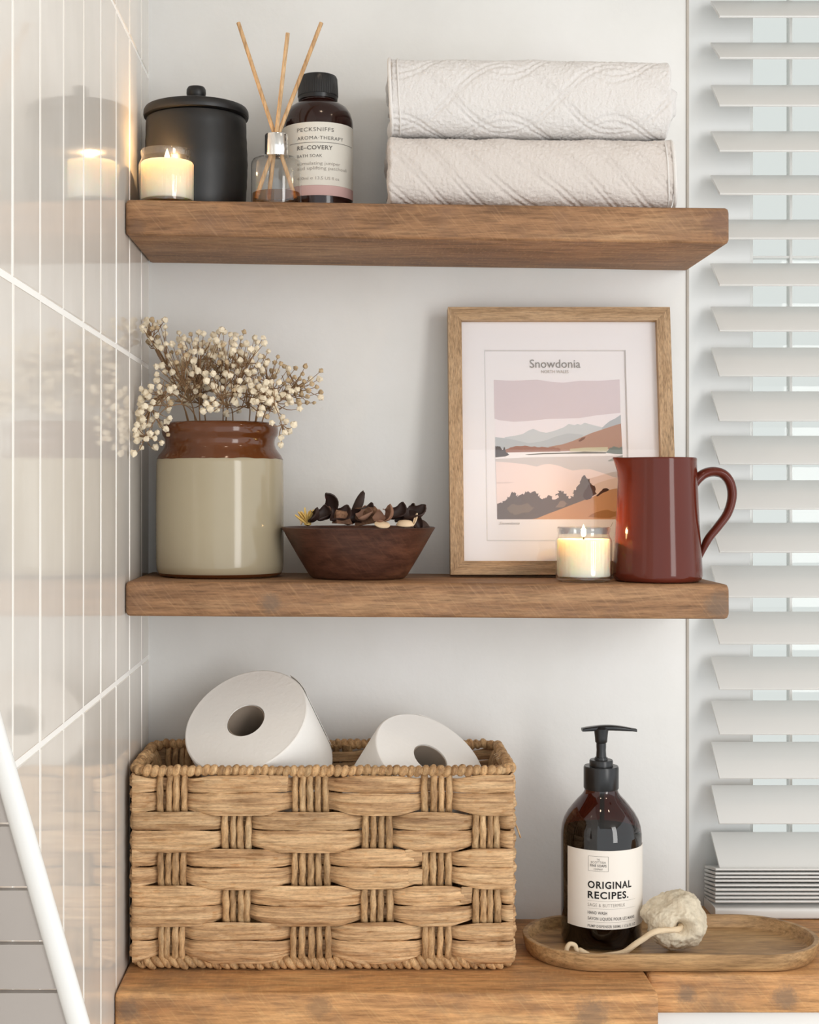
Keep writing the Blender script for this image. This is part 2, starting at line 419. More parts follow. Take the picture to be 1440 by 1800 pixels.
M['cardboard'] = plain('grey_cardboard', S(150, 136, 122), 0.9, 0.1, var=0.1)
M['pumice'] = plain('pumice', S(216, 203, 180), 0.9, 0.1, var=0.30, vscale=160, bump=1.0, bscale=320)
M['cord'] = plain('cotton_cord', S(226, 204, 172), 0.9, 0.1, bump=0.4, bscale=500)
M['stem'] = plain('dried_stem', S(146, 116, 86), 0.8, 0.2)
M['blossom'] = plain('dried_blossom', S(240, 226, 200), 0.9, 0.1, var=0.10, vscale=200)
M['blossom_tan'] = plain('dried_blossom_tan', S(196, 172, 138), 0.9, 0.1, var=0.12, vscale=200)
M['pod_dark'] = plain('dark_seed_pod', S(52, 34, 28), 0.55, 0.4, var=0.35, vscale=60)
M['pod_pale'] = plain('pod_inner', S(142, 106, 86), 0.7, 0.3, var=0.2, vscale=60)
M['wood_chip'] = wood('bark_chip', S(84, 56, 42), S(126, 90, 66), S(160, 122, 92), (60, 20, 120), 0.7)
M['petal_yellow'] = plain('dried_petal_yellow', S(226, 190, 112), 0.8, 0.2, var=0.15, vscale=90)
M['petal_cream'] = plain('dried_slice_cream', S(232, 206, 172), 0.8, 0.2, var=0.1, vscale=90)
M['mat_board'] = plain('mount_board', S(236, 231, 232), 0.8, 0.2)
M['mat_bevel'] = plain('mount_bevel', S(206, 202, 202), 0.8, 0.2)
M['backing'] = plain('frame_backing', S(120, 100, 80), 0.9, 0.1)

# ------------------------------------------------------------------ setting
XL = X(262, 0)                       # plane of the tiled left wall
XR = X(1210, 0)                      # where the plaster ends at the window opening
WIN_R, WIN_B, WIN_T = 1.00, H-0.425, H+0.72
CEIL = H+0.86; ZB_ = H-0.4195
wall_vf = join(box(XL-0.15, XR, 0, 0.13, 0, CEIL, 0.004, 2), box(WIN_R, 2.0, 0, 0.13, 0, CEIL),
               box(XR, WIN_R, 0, 0.13, 0, WIN_B-0.043), box(XR, WIN_R, 0, 0.13, WIN_T, CEIL))
tag(mk('wall_back', wall_vf, M['plaster']), 'off-white painted plaster wall behind the shelves', 'wall', kind='structure')
tag(mk('floor', box(XL-0.15, 2.0, -2.6, 0.13, -0.05, 0), M['floor']), 'grey floor below the shelves', 'floor', kind='structure')

M['shadow_gap'] = plain('shadow_gap_paint', S(186, 178, 168), 0.8, 0.2, var=0.15, vscale=40)  # added strip: dirt and shadow of the gap by the window, put into its colour
tag(mk('shadow_gap_trim', box(XR-0.0016, XR+0.0006, -0.0008, 0.01, ZB_+0.0005, CEIL), M['shadow_gap']), 'thin grubby strip coloured as the shadow gap where plaster meets the window', 'trim', kind='structure')
tag(mk('ceiling', box(XL-0.15, 2.0, -2.6, 0.13, CEIL, CEIL+0.05), M['ceiling']), 'white ceiling above the shelves', 'ceiling', kind='structure')
wl = tag(mk('wall_left', box(XL-0.15, XL-0.0007, -1.25, 0.0, 0, CEIL), M['grout']), 'grey glazed vertical tiles with white grout', 'wall', kind='structure')
TW, TH, GR = 0.0751, 0.2876, 0.0042
row_tops = [H+0.4144+TH*2, H+0.4144+TH, H+0.4144, H+0.4144-TH, H+0.4144-2*TH, H+0.4144-3*TH]
def tile_mesh(wd, ht):
    vf = box(-0.006, 0.0, -wd/2, wd/2, -ht/2, ht/2)
    bm = bmesh.new(); bmesh.ops.create_cube(bm, size=1)
    for v in bm.verts: v.co = Vector((-0.004+v.co.x*0.008, v.co.y*wd, v.co.z*ht))
    bmesh.ops.bevel(bm, geom=[e for e in bm.edges if all(v.co.x > -0.001 for v in e.verts)], offset=0.0010, segments=2, profile=0.5, affect='EDGES')
    me = bpy.data.meshes.new('tile'); bm.to_mesh(me); bm.free(); me.shade_smooth(); me.set_sharp_from_angle(angle=math.radians(6))
    me.materials.append(M['tile']); return me
full = tile_mesh(TW-GR, TH-GR); CUT = 0.0507; cut = tile_mesh(CUT-GR, TH-GR)
rt = random.Random(3)
for zt in row_tops:
    for k in range(16):
        me, yc = (cut, -CUT/2) if k == 0 else (full, -CUT-(k-0.5)*TW)
        z = zt-TH/2
        o = link('tile', me, None, wl, loc=(XL, yc, z), rot=(0, math.radians(rt.uniform(-.12, .12)), math.radians(rt.uniform(-.22, .22))))

# sloping tiled end panel with a white rounded edge, low at the left
Yp = -D+0.79
a = P(-45, 1165, Yp); bpt = P(157, 1865, Yp)
dirv = (bpt-a).normalized()
ws = tag(mk('wall_stub', box(XL-0.16, XL-0.004, Yp-0.0017, Yp+0.016, H-0.6, H-0.14), M['grout']), 'grey tiled end panel with sloping edge at bottom left', 'wall', kind='structure')
ys = [1340, 1448, 1560, 1655, 1740, 1826, 1915]
M['tile_matt'] = plain('dark_grey_tile', S(176, 168, 162), 0.25, 0.4, var=0.04)  # end panel tiles, a darker grey than the wall tiles
for t0, t1 in zip(ys, ys[1:]):
    z0, z1 = Zr(t0, Yp)-0.0012, Zr(t1, Yp)+0.0012
    def xe(z): return a.x+(z-a.z)/(bpt.z-a.z)*(bpt.x-a.x)-0.0045
    fr, bk = Yp-0.002, Yp+0.004
    xl = XL-0.15
    V = [(xl, fr, z0), (xe(z0), fr, z0), (xe(z1), fr, z1), (xl, fr, z1), (xl, bk, z0), (xe(z0), bk, z0), (xe(z1), bk, z1), (xl, bk, z1)]
    mk('tile', (V, [(0, 1, 2, 3), (4, 5, 6, 7), (0, 1, 5, 4), (1, 2, 6, 5), (2, 3, 7, 6), (3, 0, 4, 7)]), M['tile_matt'], ws, smooth=False)
tag(mk('trim_1', tube([a, a.lerp(bpt, .5), bpt], 0.0062, 16), M['white_gloss']), 'white rounded trim bar sloping down at lower left', 'trim', kind='structure')

# window: jamb board, sash, glazing bars, panes
YW = 0.045
win = root('window_1', (0.6, YW, H), 'white painted window behind the venetian blind', 'window', kind='structure')
xj0, xj1 = XR-0.03, X(1320, YW)
mk('jamb', box(xj0, xj1, YW, YW+0.04, WIN_B, WIN_T, 0.002), M['white_paint'], win)
mk('jamb', box(WIN_R-0.06, WIN_R, YW, YW+0.04, WIN_B, WIN_T, 0.002), M['white_paint'], win)
mk('head', box(xj0, WIN_R, YW+0.001, YW+0.039, WIN_T-0.05, WIN_T, 0.002), M['white_paint'], win)
mk('sill', box(xj0, WIN_R, YW+0.001, YW+0.039, WIN_B, WIN_B+0.03, 0.002), M['white_paint'], win)
mk('sash_stile', box(xj1-0.002, xj1+0.006, YW+0.012, YW+0.036, WIN_B+0.03, WIN_T-0.05, 0.001), M['white_gloss'], win)
xbars = [X(1388, YW+0.02)+i*0.0405 for i in range(13)]
for xb in xbars:
    if xb < WIN_R-0.065:
        mk('glazing_bar', box(xb-0.0012, xb+0.0012, YW+0.014, YW+0.026, WIN_B+0.03, WIN_T-0.05), M['white_gloss'], win)
for zb in (Zr(453, YW+0.02), Zr(960, YW+0.02), Zr(1440, YW+0.02)):
    mk('glazing_bar', box(xj1, WIN_R-0.06, YW+0.015, YW+0.025, zb-0.0011, zb+0.0011), M['white_gloss'], win)
mk('pane', box(xj1, WIN_R-0.06, YW+0.018, YW+0.022, WIN_B+0.03, WIN_T-0.05), M['pane'], win)

# ------------------------------------------------------------------ venetian blind
YB, SW = 0.0165, 0.0450
bl = root('venetian_blind', (0.66, YB, WIN_B), 'white wooden venetian blind with tilted slats in the window', 'blind')
xs0 = X(1265, YB-0.017); xs1 = WIN_R-0.008
def slat_mesh(wd, th):
    cs = rrect(wd/2, th/2, th*0.45, 2)
    rings = [[(x, y, z) for (y, z) in cs] for x in (xs0, xs1)]
    return mesh('slat', *loft(rings))
sl = slat_mesh(SW, 0.0026); sl.materials.append(M['slat'])
ys_back = [-75, 3, 76, 151, 232, 309, 387, 464, 540, 612, 689, 767, 845, 920, 995, 1076, 1155, 1232, 1304, 1380, 1463]
ys_front = [-45, 30, 103, 186, 266, 342, 420, 502, 582, 661, 740, 816, 895, 971, 1050, 1132, 1212, 1291, 1369, 1449, 1527]
for i, (b0, f0) in enumerate(zip(ys_back, ys_front)):
    zf = Zr(f0, YB-0.0175); zb = Zr(b0, YB+0.0175)
    ang = math.asin(max(-0.95, min(0.95, (zb-zf)/SW)))
    link('slat', sl, None, bl, loc=(0, YB, (zf+zb)/2), rot=(ang, 0, math.radians(0)))
for k in range(4):
    link('slat', sl, None, bl, loc=(0, YB, Zr(-75, YB)+0.044*(k+1)), rot=(math.radians(38), 0, 0))
# bunched slats resting on the bottom rail
z_top = Zr(1534, YB-0.02); z_bot = Zr(1590, YB-0.02)
sl2 = slat_mesh(SW, 0.0023); sl2.materials.append(M['slat'])
rb = random.Random(5)
for k in range(9):
    z = z_bot+(z_top-z_bot)*k/8
    link('slat', sl2, None, bl, loc=(-0.0055, YB-0.001+rb.uniform(-.0012, .0012), z), rot=(math.radians(-10+rb.uniform(-1.5, 1.5)), 0, 0))
cs = rrect(SW/2, 0.0055, 0.0025, 3)
mk('bottom_rail', loft([[(x, YB+y, ZB_+0.0060+z) for (y, z) in cs] for x in (xs0-0.0055, xs1-0.004)]), M['slat'], bl)
mk('head_rail', box(xs0-0.006, xs1, YB-0.024, YB+0.024, WIN_T-0.052, WIN_T-0.004, 0.002), M['slat'], bl)
for px in (0.56, 0.86):
    for dy in (-0.0225, 0.0225):
        mk('ladder_cord', tube([(px, YB+dy, WIN_T-0.05), (px, YB+dy, ZB_+0.012)], 0.0006, 6), M['slat'], bl)

# ------------------------------------------------------------------ shelves
SD = 0.1555
def z1(x): return H+0.2611-0.0141*(x-XL)
def z2(x): return H-0.0763-0.0052*(x-XL)
ZB = H-0.4195
def board(name, x0, x1, y0, y1, zfun, th, mat, r=0.0035, seed=0, amp=0.0005):
    n = 70; rings = []
    hy, hz = (y1-y0)/2, th/2; yc = (y0+y1)/2
    xs = [x0, x0+0.0012, x0+0.0035]+[x0+0.0035+(x1-x0-0.007)*i/n for i in range(1, n)]+[x1-0.0035, x1-0.0012, x1]
    for x in xs:
        e = min(x-x0, x1-x); sh = 0.0026 if e < 1e-6 else (0.0008 if e < 0.002 else 0)
        ring = []
        for (y, z) in rrect(hy-sh, hz-sh, r, 4):
            q = Vector((x*9+seed, y*60, z*60))
            ring.append((x, yc+y+amp*noise.noise(q)-amp*1.2*noise.noise(q*2.7), zfun(x)-hz+z+amp*0.5*noise.noise(q+Vector((9, 3, 1)))))
        rings.append(ring)
    return mk(name, loft(rings), mat, angle=50)
tag(board('floating_shelf', XL+0.0008, XR-0.0005, -SD, -0.0005, z1, 0.0315, M['shelf'], 0.0032, 1),
    'upper rustic wooden floating shelf holding towels and candle', 'shelf', 'rustic wooden shelf boards')
tag(board('floating_shelf', XL+0.0008, XR-0.0005, -SD, -0.0005, z2, 0.0308, M['shelf'], 0.0042, 5),
    'middle rustic wooden floating shelf holding jar, bowl and picture', 'shelf', 'rustic wooden shelf boards')
xe_ = X(1158, -0.2136)
def zb(x): return ZB
tag(board('counter_board', XL+0.0008, xe_, -0.2136, -0.0005, zb, 0.045, M['board'], 0.003, 11),
    'deep wooden counter board under the wicker basket', 'shelf', 'rustic wooden shelf boards')
cb2 = tag(board('counter_board', xe_+0.001, 1.0, -0.1674, 0.044, zb, 0.034, M['board'], 0.003, 17),
    'shallower wooden counter board under the right end of the tray', 'shelf', 'rustic wooden shelf boards')
# white cabinet under the counter
cab = root('vanity_cabinet', (0.6, -0.08, 0), 'white cabinet beneath the wooden counter', 'cabinet')
mk('body', box(xe_+0.002, 0.98, -0.135, -0.002, 0.0, ZB-0.036, 0.002), M['white_gloss'], cab)
mk('door', box(xe_+0.006, 0.60, -0.153, -0.136, 0.05, ZB-0.038, 0.002), M['white_gloss'], cab)
mk('door', box(0.604, 0.976, -0.153, -0.136, 0.05, ZB-0.038, 0.002), M['white_gloss'], cab)

# ------------------------------------------------------------------ candles
def candle(x, y, z, label, power):
    t = root('jar_candle', (x, y, z), label, 'candle', 'lit jar candles')
    R, h = 0.0252, 0.0492
    flute = lambda a, r, zz: 1+0.012*math.cos(34*a) if 0.006 < zz < 0.036 and r > R*0.93 else 1
    outer = [(0, 0.0006), (R*0.86, 0.0), (R*0.97, 0.002), (R, 0.006), (R, 0.020), (R, 0.0355), (R*0.985, 0.0385), (R*0.93, 0.0405), (R*0.915, 0.043), (R*0.94, 0.0455), (R*0.95, 0.048), (R*0.925, h), (R*0.89, 0.048), (R*0.885, 0.043)]
    mk('glass_jar', lathe(outer, 136, (x, y, z), flute), M['clear'], t)
    mk('glass_base', lathe([(0, 0.001), (R*0.9, 0.001), (R*0.95, 0.004), (0, 0.0042)], 48, (x, y, z)), M['clear'], t)
    rw = R*0.945
    wax = mk('wax', lathe([(0, 0.0046), (rw*0.97, 0.0046), (rw, 0.006), (rw, 0.0372), (rw*0.965, 0.0385), (rw*0.6, 0.0382), (rw*0.3, 0.0376), (0, 0.0374)], 64, (x, y, z)), M['wax'], t)
    mk('wick', tube([(x, y, z+0.0372), (x+0.0003, y, z+0.041), (x+0.0008, y, z+0.0428)], 0.0007, 6), M['wick'], t)
    fp = [(0, 0.0402), (0.0016, 0.0412), (0.0023, 0.0430), (0.0021, 0.0452), (0.0013, 0.0480), (0.0005, 0.0502), (0, 0.0515)]
    mk('flame', lathe(fp, 16, (x, y, z)), M['flame'], t)
    l = bpy.data.lights.new('candle_light', 'POINT'); l.energy = power; l.color = (1.0, 0.60, 0.26); l.shadow_soft_size = 0.0025
    lo = bpy.data.objects.new('candle_light', l); C.objects.link(lo); lo.location = (x, y, z+0.0475); attach(lo, t)
    return t
ya = -0.1275; xa = X(294, ya)
candle(xa, ya, z1(xa)+0.0002, 'lit candle in ribbed glass on the upper shelf beside black jar', 0.30)
yb = -0.1225; xb_ = X(1026, yb)
candle(xb_, yb, z2(xb_)+0.0002, 'lit candle in ribbed glass before the framed print beside red jug', 0.30)

# ------------------------------------------------------------------ black lidded jar
y = -0.074; x = X(345, y); z = z1(x)+0.0002
t = root('lidded_jar', (x, y, z), 'black stoneware jar with knobbed lid on the upper shelf', 'jar')
prof = [(0, 0.0), (0.040, 0.0), (0.0438, 0.002), (0.0462, 0.010), (0.0470, 0.020)]
for i in range(12):
    zz = 0.024+i*0.0052
    prof.append((0.0482-abs(i-5)*0.00022+(0.0003 if i % 2 else 0), zz))
prof += [(0.0470, 0.0880), (0.0462, 0.0912), (0.044, 0.0918), (0.043, 0.089), (0.042, 0.02), (0, 0.015)]
mk('body', lathe(prof, 96, (x, y, z)), M['black_clay'], t, angle=30)
lid = [(0, 0.0925), (0.0455, 0.0922), (0.0488, 0.0932), (0.0493, 0.0950), (0.0490, 0.0990), (0.0478, 0.1012), (0.0455, 0.1020), (0.040, 0.1026), (0.030, 0.1046), (0.014, 0.1070), (0.0, 0.1072)]
ld = mk('lid', lathe(lid, 96, (x, y, z)), M['black_clay'], t)
mk('knob', lathe([(0.0070, 0.1060), (0.0072, 0.1110), (0.0086, 0.1135), (0.0092, 0.1165), (0.0090, 0.1200), (0.0078, 0.1222), (0.004, 0.1230), (0, 0.1230)], 32, (x, y, z)), M['black_clay'], ld)

# ------------------------------------------------------------------ cylinder lettering helpers
def wrap_patch(cx, cy, R, a0, a1, za, zb_, n=40):
    """label patch on a cylinder; angles measured from the camera-facing side (-Y), positive to the right"""
    V, Fc = [], []
    for i in range(n+1):
        a = a0+(a1-a0)*i/n
        for zz in (za, zb_): V.append(Vector((cx+R*math.sin(a), cy-R*math.cos(a), zz)))
    for i in range(n): Fc.append((2*i, 2*i+2, 2*i+3, 2*i+1))
    # give it paper thickness
    m = len(V)
    for i in range(n+1):
        a = a0+(a1-a0)*i/n
        for zz in (za, zb_): V.append(Vector((cx+(R-0.0003)*math.sin(a), cy-(R-0.0003)*math.cos(a), zz)))
    for i in range(n): Fc.append((m+2*i, m+2*i+1, m+2*i+3, m+2*i+2))
    for i in range(n):
        Fc.append((2*i, m+2*i, m+2*i+2, 2*i+2)); Fc.append((2*i+1, 2*i+3, m+2*i+3, m+2*i+1))
    Fc.append((0, 1, m+1, m)); Fc.append((2*n, m+2*n, m+2*n+1, 2*n+1))
    return V, Fc
def wrap_text(vf, cx, cy, R, a0, z):
    """bend flat text (x right, y up) on a cylinder, its left end at angle a0"""
    V = []
    for v in vf[0]:
        a = a0+v.x/R
        V.append(Vector((cx+R*math.sin(a), cy-R*math.cos(a), z+v.y)))
    return V, vf[1]
def wrap_line(cx, cy, R, a0, a1, z, th, n=30):
    V, Fc = [], []
    for i in range(n+1):
        a = a0+(a1-a0)*i/n
        for zz in (z-th/2, z+th/2): V.append(Vector((cx+R*math.sin(a), cy-R*math.cos(a), zz)))
    for i in range(n): Fc.append((2*i, 2*i+2, 2*i+3, 2*i+1))
    return V, Fc

# ------------------------------------------------------------------ brown bath bottle
y = -0.070; x = X(559, y); z = z1(x)+0.0002
t = root('bath_bottle', (x, y, z), 'dark brown bath bottle with white label and black screw cap', 'bottle')
R = 0.0331; k = (D+y)/F
zt = Zr(180, y)-z
mk('body', lathe([(0, 0.001), (R*0.85, 0), (R*0.97, 0.003), (R, 0.007), (R, zt-0.023), (R*0.985, zt-0.018), (R*0.93, zt-0.012), (R*0.82, zt-0.0065), (R*0.66, zt-0.003), (R*0.55, zt-0.0015), (0.0168, zt), (0.0168, zt+0.004), (0, zt+0.004)], 96, (x, y, z)), M['amber_body'], t)
zc = zt+0.0012
rib = lambda a, r, zz: 1+0.010*math.cos(60*a) if zc+0.003 < zz < zc+0.0205 else 1
cap = mk('cap', lathe([(0, zc), (0.0184, zc), (0.0186, zc+0.0035), (0.0190, zc+0.0036), (0.0187, zc+0.012), (0.0182, zc+0.0200), (0.0174, zc+0.0222), (0.015, zc+0.0232), (0, zc+0.0233)], 120, (x, y, z), rib), M['black_plastic'], t)
Rl = R+0.0004; fy = y-R
zl1, zl0, zlb = Zr(214, fy), Zr(325, fy), Zr(343, fy)
lb = mk('label', wrap_patch(x, y, Rl, -1.9, 1.42, zl0, zl1), M['label_white'], t)
mk('label_band', wrap_patch(x, y, Rl, -1.9, 1.42, zlb, zl0-0.0001), M['label_pink'], t)
a0 = math.asin(-34/62)
kf = (D+fy)/F
def put(body, py, hpx, wpx, mat, bold=0.0, sp=1.1):
    vf = text_vf(body, size=hpx*kf*1.38, bold=bold, width=wpx*kf*1.13, spacing=sp)
    flatmesh('lettering', wrap_text(vf, x, y, Rl+0.00025, a0, Zr(py, fy)), mat, lb)
put('PECKSNIFFS', 230.5, 7, 60, M['ink_grey'])
put('AROMA\u00b7THERAPY', 245, 6.4, 78, M['ink_grey'])
flatmesh('rule', wrap_line(x, y, Rl+0.00025, a0-0.28, 1.25, Zr(250, fy), 0.00045), M['ink_grey'], lb)
put('RE\u2013COVERY', 262.5, 7.4, 58, M['ink_grey'], bold=0.0001)
put('BATH SOAK', 276, 5.4, 41, M['ink_grey'])
put('stimulating juniper', 289.5, 6, 72, M['ink_light'], sp=1.0)
put('and uplifting patchouli', 298, 6, 86, M['ink_light'], sp=1.0)
put('400ml \u212e 13.5 US fl oz', 315.5, 5.4, 70, M['ink_light'], sp=1.0)

# ------------------------------------------------------------------ reed diffuser
y = -0.121; x = X(486, y); z = z1(x)+0.0002
t = root('reed_diffuser', (x, y, z), 'clear glass reed diffuser with silver collar and three reeds', 'diffuser')
kd = (D+y)/F; R = 44.5*kd
hg = Zr(275, y)-z; hc = Zr(237, y)-z
mk('glass_bottle', lathe([(0, 0.001), (R*0.9, 0.0), (R*0.985, 0.0025), (R, 0.006), (R, hg-0.009), (R*0.985, hg-0.006), (R*0.93, hg-0.0035), (R*0.8, hg-0.002), (R*0.48, hg-0.0008), (R*0.43, hg), (R*0.43, hg+0.008)], 64, (x, y, z)), M['clear'], t)
mk('glass_base', lathe([(0, 0.0012), (R*0.93, 0.0012), (R*0.955, 0.004), (R*0.6, 0.0062), (0, 0.0066)], 64, (x, y, z)), M['clear'], t)
mk('fragrance_oil', lathe([(0, 0.0068), (R*0.93, 0.0055), (R*0.945, 0.0068), (R*0.945, 0.0135), (0, 0.0135)], 64, (x, y, z)), M['oil'], t)
rc = 20.5*kd
mk('collar', lathe([(rc*0.35, hg-0.0002), (rc*0.97, hg-0.0002), (rc, hg+0.0008), (rc, hc-0.0012), (rc*0.96, hc), (rc*0.55, hc), (rc*0.50, hc-0.002), (rc*0.35, hg)], 64, (x, y, z)), M['chrome'], t)
for (pt, pb, ty, by) in (((419, 40), (498, 330), -0.112, -0.124), ((506, 58), (478, 346), -0.131, -0.119), ((565, 40), (462, 335), -0.116, -0.123)):
    top = P(pt[0], pt[1], ty); bot = P(pb[0], pb[1], by)
    # every reed passes through the collar mouth
    mouth = Vector((x+(0.5 if pt[0] < 450 else -0.5 if pt[0] > 540 else 0.05)*-0.003, y+(ty+0.121)*0.15, z+hc))
    d = (top-mouth); low = mouth-d.normalized()*((hc-0.009)/d.normalized().z)
    low.x = max(x-R*0.8, min(x+R*0.8, low.x)); 
    mk('reed', tube([low, mouth.lerp(low, 0.5), mouth, mouth.lerp(top, .5), top], 0.0019, 10), M['reed'], t)

# ------------------------------------------------------------------ folded towels
def towel(name, px0, px1, zf, h, ydep, mat, mat_hem, label, pattern, seed, hem_side):
    yf = -0.146; yb_ = yf+ydep; yc = (yf+yb_)/2
    x0, x1 = X(px0, yf+0.02), X(px1, yf+0.02)
    xc = (x0+x1)/2; zbase = zf(xc)
    t = root(name, (xc, yc, zbase), label, 'towel', 'folded towels on the upper shelf')
    slope = -0.0141
    def ucross(hh, th, yfront, ns, nb):
        """U-shaped folded sheet: outer line along bottom-front-top, inner line back; returns (y, z, s, outer?)"""
        out = []
        r = hh/2
        pts = []
        Ls = (yb_-yfront-r)
        for i in range(nb): pts.append((yb_-(Ls)*i/nb, 0.0))
        for i in range(ns+1):
            a = -PI/2-PI*i/ns
            # squarish front: superellipse
            c, s_ = math.cos(a), math.sin(a)
            e = 0.72
            pts.append((yfront+r+r*math.copysign(abs(c)**e, c), r+r*math.copysign(abs(s_)**e, s_)))
        for i in range(1, nb+1): pts.append((yfront+r+Ls*i/nb, hh))
        return pts
    def sheet(hh, th, yfront, zoff, nx, ns, nb, fine, xa, xb):
        outer = ucross(hh, th, yfront, ns, nb)
        inner = [(yy, zz+th) for (yy, zz) in ucross(hh-2*th, th, yfront+th, ns, nb)]
        inner[0:0] = []
        m = len(outer); V = []; Fc = []
        s = [0]
        for i in range(1, m): s.append(s[-1]+math.dist(outer[i], outer[i-1]))
        mid = s[m//2]
        for ix in range(nx+1):
            u = ix/nx; xx = xa+(xb-xa)*u
            e = min(ix, nx-ix)
            rnd = [0.42, 0.16, 0.04][e] if e < 3 else 0
            for i in range(m):
                (yo, zo), (yi, zi) = outer[i], inner[i]
                dv = Vector((0, yo-yi, zo-zi)); 
                if dv.length > 1e-6: dv.normalize()
                disp = 0
                if fine:
                    disp = pattern(xx-xc, s[i]-mid)+0.0011*noise.noise(Vector((xx*40+seed, s[i]*40, 0)))+0.0008*noise.noise(Vector((xx*360, s[i]*360, seed)))
                    disp += 0.0012*noise.noise(Vector((xx*9+seed, s[i]*14, 3)))
                wob = 0.0022*noise.noise(Vector((s[i]*40, seed, u*2)))+0.0012*noise.noise(Vector((s[i]*160, seed+4, u*2)))
                ex = wob*(1 if e < 12 else 0.0)*(1-e/12 if e < 12 else 0)
                p = Vector((xx+ex, yo, zoff+zo))+dv*(disp-th*rnd)
                p.z = max(p.z, zoff-0.0004+ (0.0 if zo > 0.004 else zo))
                V.append(p+Vector((0, 0, slope*(xx-xc))))
            for i in range(m-1, -1, -1):
                (yo, zo), (yi, zi) = outer[i], inner[i]
                dv = Vector((0, yi-yo, zi-zo)); 
                if dv.length > 1e-6: dv.normalize()
                wob = 0.0022*noise.noise(Vector((s[i]*40, seed, u*2)))
                ex = wob*(1-e/12 if e < 12 else 0)
                V.append(Vector((xx+ex, yi, zoff+zi+slope*(xx-xc)))+dv*(-th*rnd))
        n = 2*m
        for ix in range(nx):
            for i in range(n):
                j = (i+1) % n
                Fc.append((ix*n+i, ix*n+j, (ix+1)*n+j, (ix+1)*n+i))
        for i in range(m-1):
            Fc.append((i, i+1, n-2-i, n-1-i)); o_ = nx*n
            Fc.append((o_+i, o_+n-1-i, o_+n-2-i, o_+i+1))
        return V, Fc
    z0 = zbase+0.0004
    th = h*0.235
    mk('outer_fold', sheet(h, th, yf, z0, 260, 90, 14, True, x0, x1), mat, t, angle=80)
    mk('inner_fold', sheet(h-2*th-0.0016, th*0.92, yf+th+0.004, z0+th+0.0008, 40, 16, 10, False, x0+0.002, x1-(0.001 if hem_side > 0 else -0.0085)), mat, t, angle=80)
    # hem binding following the fold line on one end
    r = h/2
    cr = ucross(h, th, yf, 30, 3)
    for (side, off, rr) in ([(hem_side, 0.001, 0.0016), (hem_side, 0.0085 if hem_side < 0 else 0.007, 0.0008)]):
        xx = (x1-off if side > 0 else x0+off)
        path = [(xx+(0.0015*math.sin(i*0.2)), yy-0.0004 if 3 <= i < len(cr)-3 else yy, z0+zz*0.985+0.001+slope*(xx-xc)) for i, (yy, zz) in enumerate(cr)]
        mk('hem', tube(path, rr, 8), mat_hem, t)
    return t
def groove(d, wdt): return -0.0024*math.exp(-(d/wdt)**2)
def pat_upper(u, s):
    lam, A = 0.097, 0.030
    d = 0
    u2 = u-0.025
    for sg in (1, -1):
        for off in (-0.052, 0.0, 0.052):
            c = sg*A*math.sin(PI*u2/lam)*1.1+off-0.004
            for o2 in (-0.003, 0.003): d += 0.55*groove(s-c-o2, 0.0019)
    return max(d, -0.0027)
def pat_lower(u, s):
    d = 0
    for k in range(-6, 7):
        c = (u-k*0.0375)*-0.95+0.006*math.sin(u*40)
        for o2 in (-0.0035, 0.0035): d += 0.55*groove(s-c-o2, 0.002)
    return max(d, -0.0027)
HT = 0.0655
# (s runs bottom -> front -> top, so a falling diagonal has negative slope)
towel('folded_towel', 681, 1181, z1, HT, 0.128, M['towel2'], M['hem'], 'cream folded towel with diagonal ribs, lower of the two', pat_lower, 3, 1)
towel('folded_towel', 684, 1176, lambda x: z1(x)+HT+0.0012, HT+0.0045, 0.126, M['towel'], M['hem'], 'white folded towel with diamond pattern, stacked on top', pat_upper, 8, -1)

# ------------------------------------------------------------------ stoneware jar
y = -0.0645; x = X(387, y); z = z2(x)+0.0002
kj = (D+y)/F
xj, yj, zj = x, y, z
t = root('stoneware_jar', (x, y, z), 'beige stoneware jar with brown glazed neck holding dried flowers', 'jar')
def pj(lst, base=1018.0):
    return [(r*kj, (base-py)*kj) for (r, py) in lst]
body = [(0, 0.0012)]+pj([(100, 1018), (106, 1015), (110, 1008), (111.5, 998), (112, 960), (112, 900), (111.5, 850), (111.3, 822), (110.6, 815), (109, 811)])
def wave(a, r, zz): return 1
mk('body', lathe(body, 128, (x, y, z)), M['stone_glaze'], t)
mk('foot_ring', lathe(pj([(101, 1017.6), (107.2, 1014.8), (109.2, 1011.5), (108, 1011)]), 96, (x, y, z)), M['brown_glaze'], t)
neckp = pj([(109.2, 811.4), (107.5, 807), (103, 801), (98.5, 795), (96.2, 789), (95.8, 784), (96.4, 779), (98, 775.5), (100.6, 772), (102, 767), (102.2, 762), (101.4, 757), (99, 752.5), (95.5, 750), (91, 750.5), (88.5, 754), (88, 770), (90, 790), (98, 812), (103, 850), (103, 990), (0, 1006)])
V, Fc = lathe(neckp, 128, (x, y, z))
# uneven lower edge of the brown glaze
for i in range(128):
    a = 2*PI*i/128
    V[i].z -= 0.0012+0.0011*noise.noise(Vector((math.cos(a)*5, math.sin(a)*5, 2)))
    V[i].x += 0.0008*math.cos(a); V[i].y += 0.0008*math.sin(a)
mk('neck', (V, Fc), M['brown_glaze'], t, angle=60)
jar_top = z+(1018-750)*kj

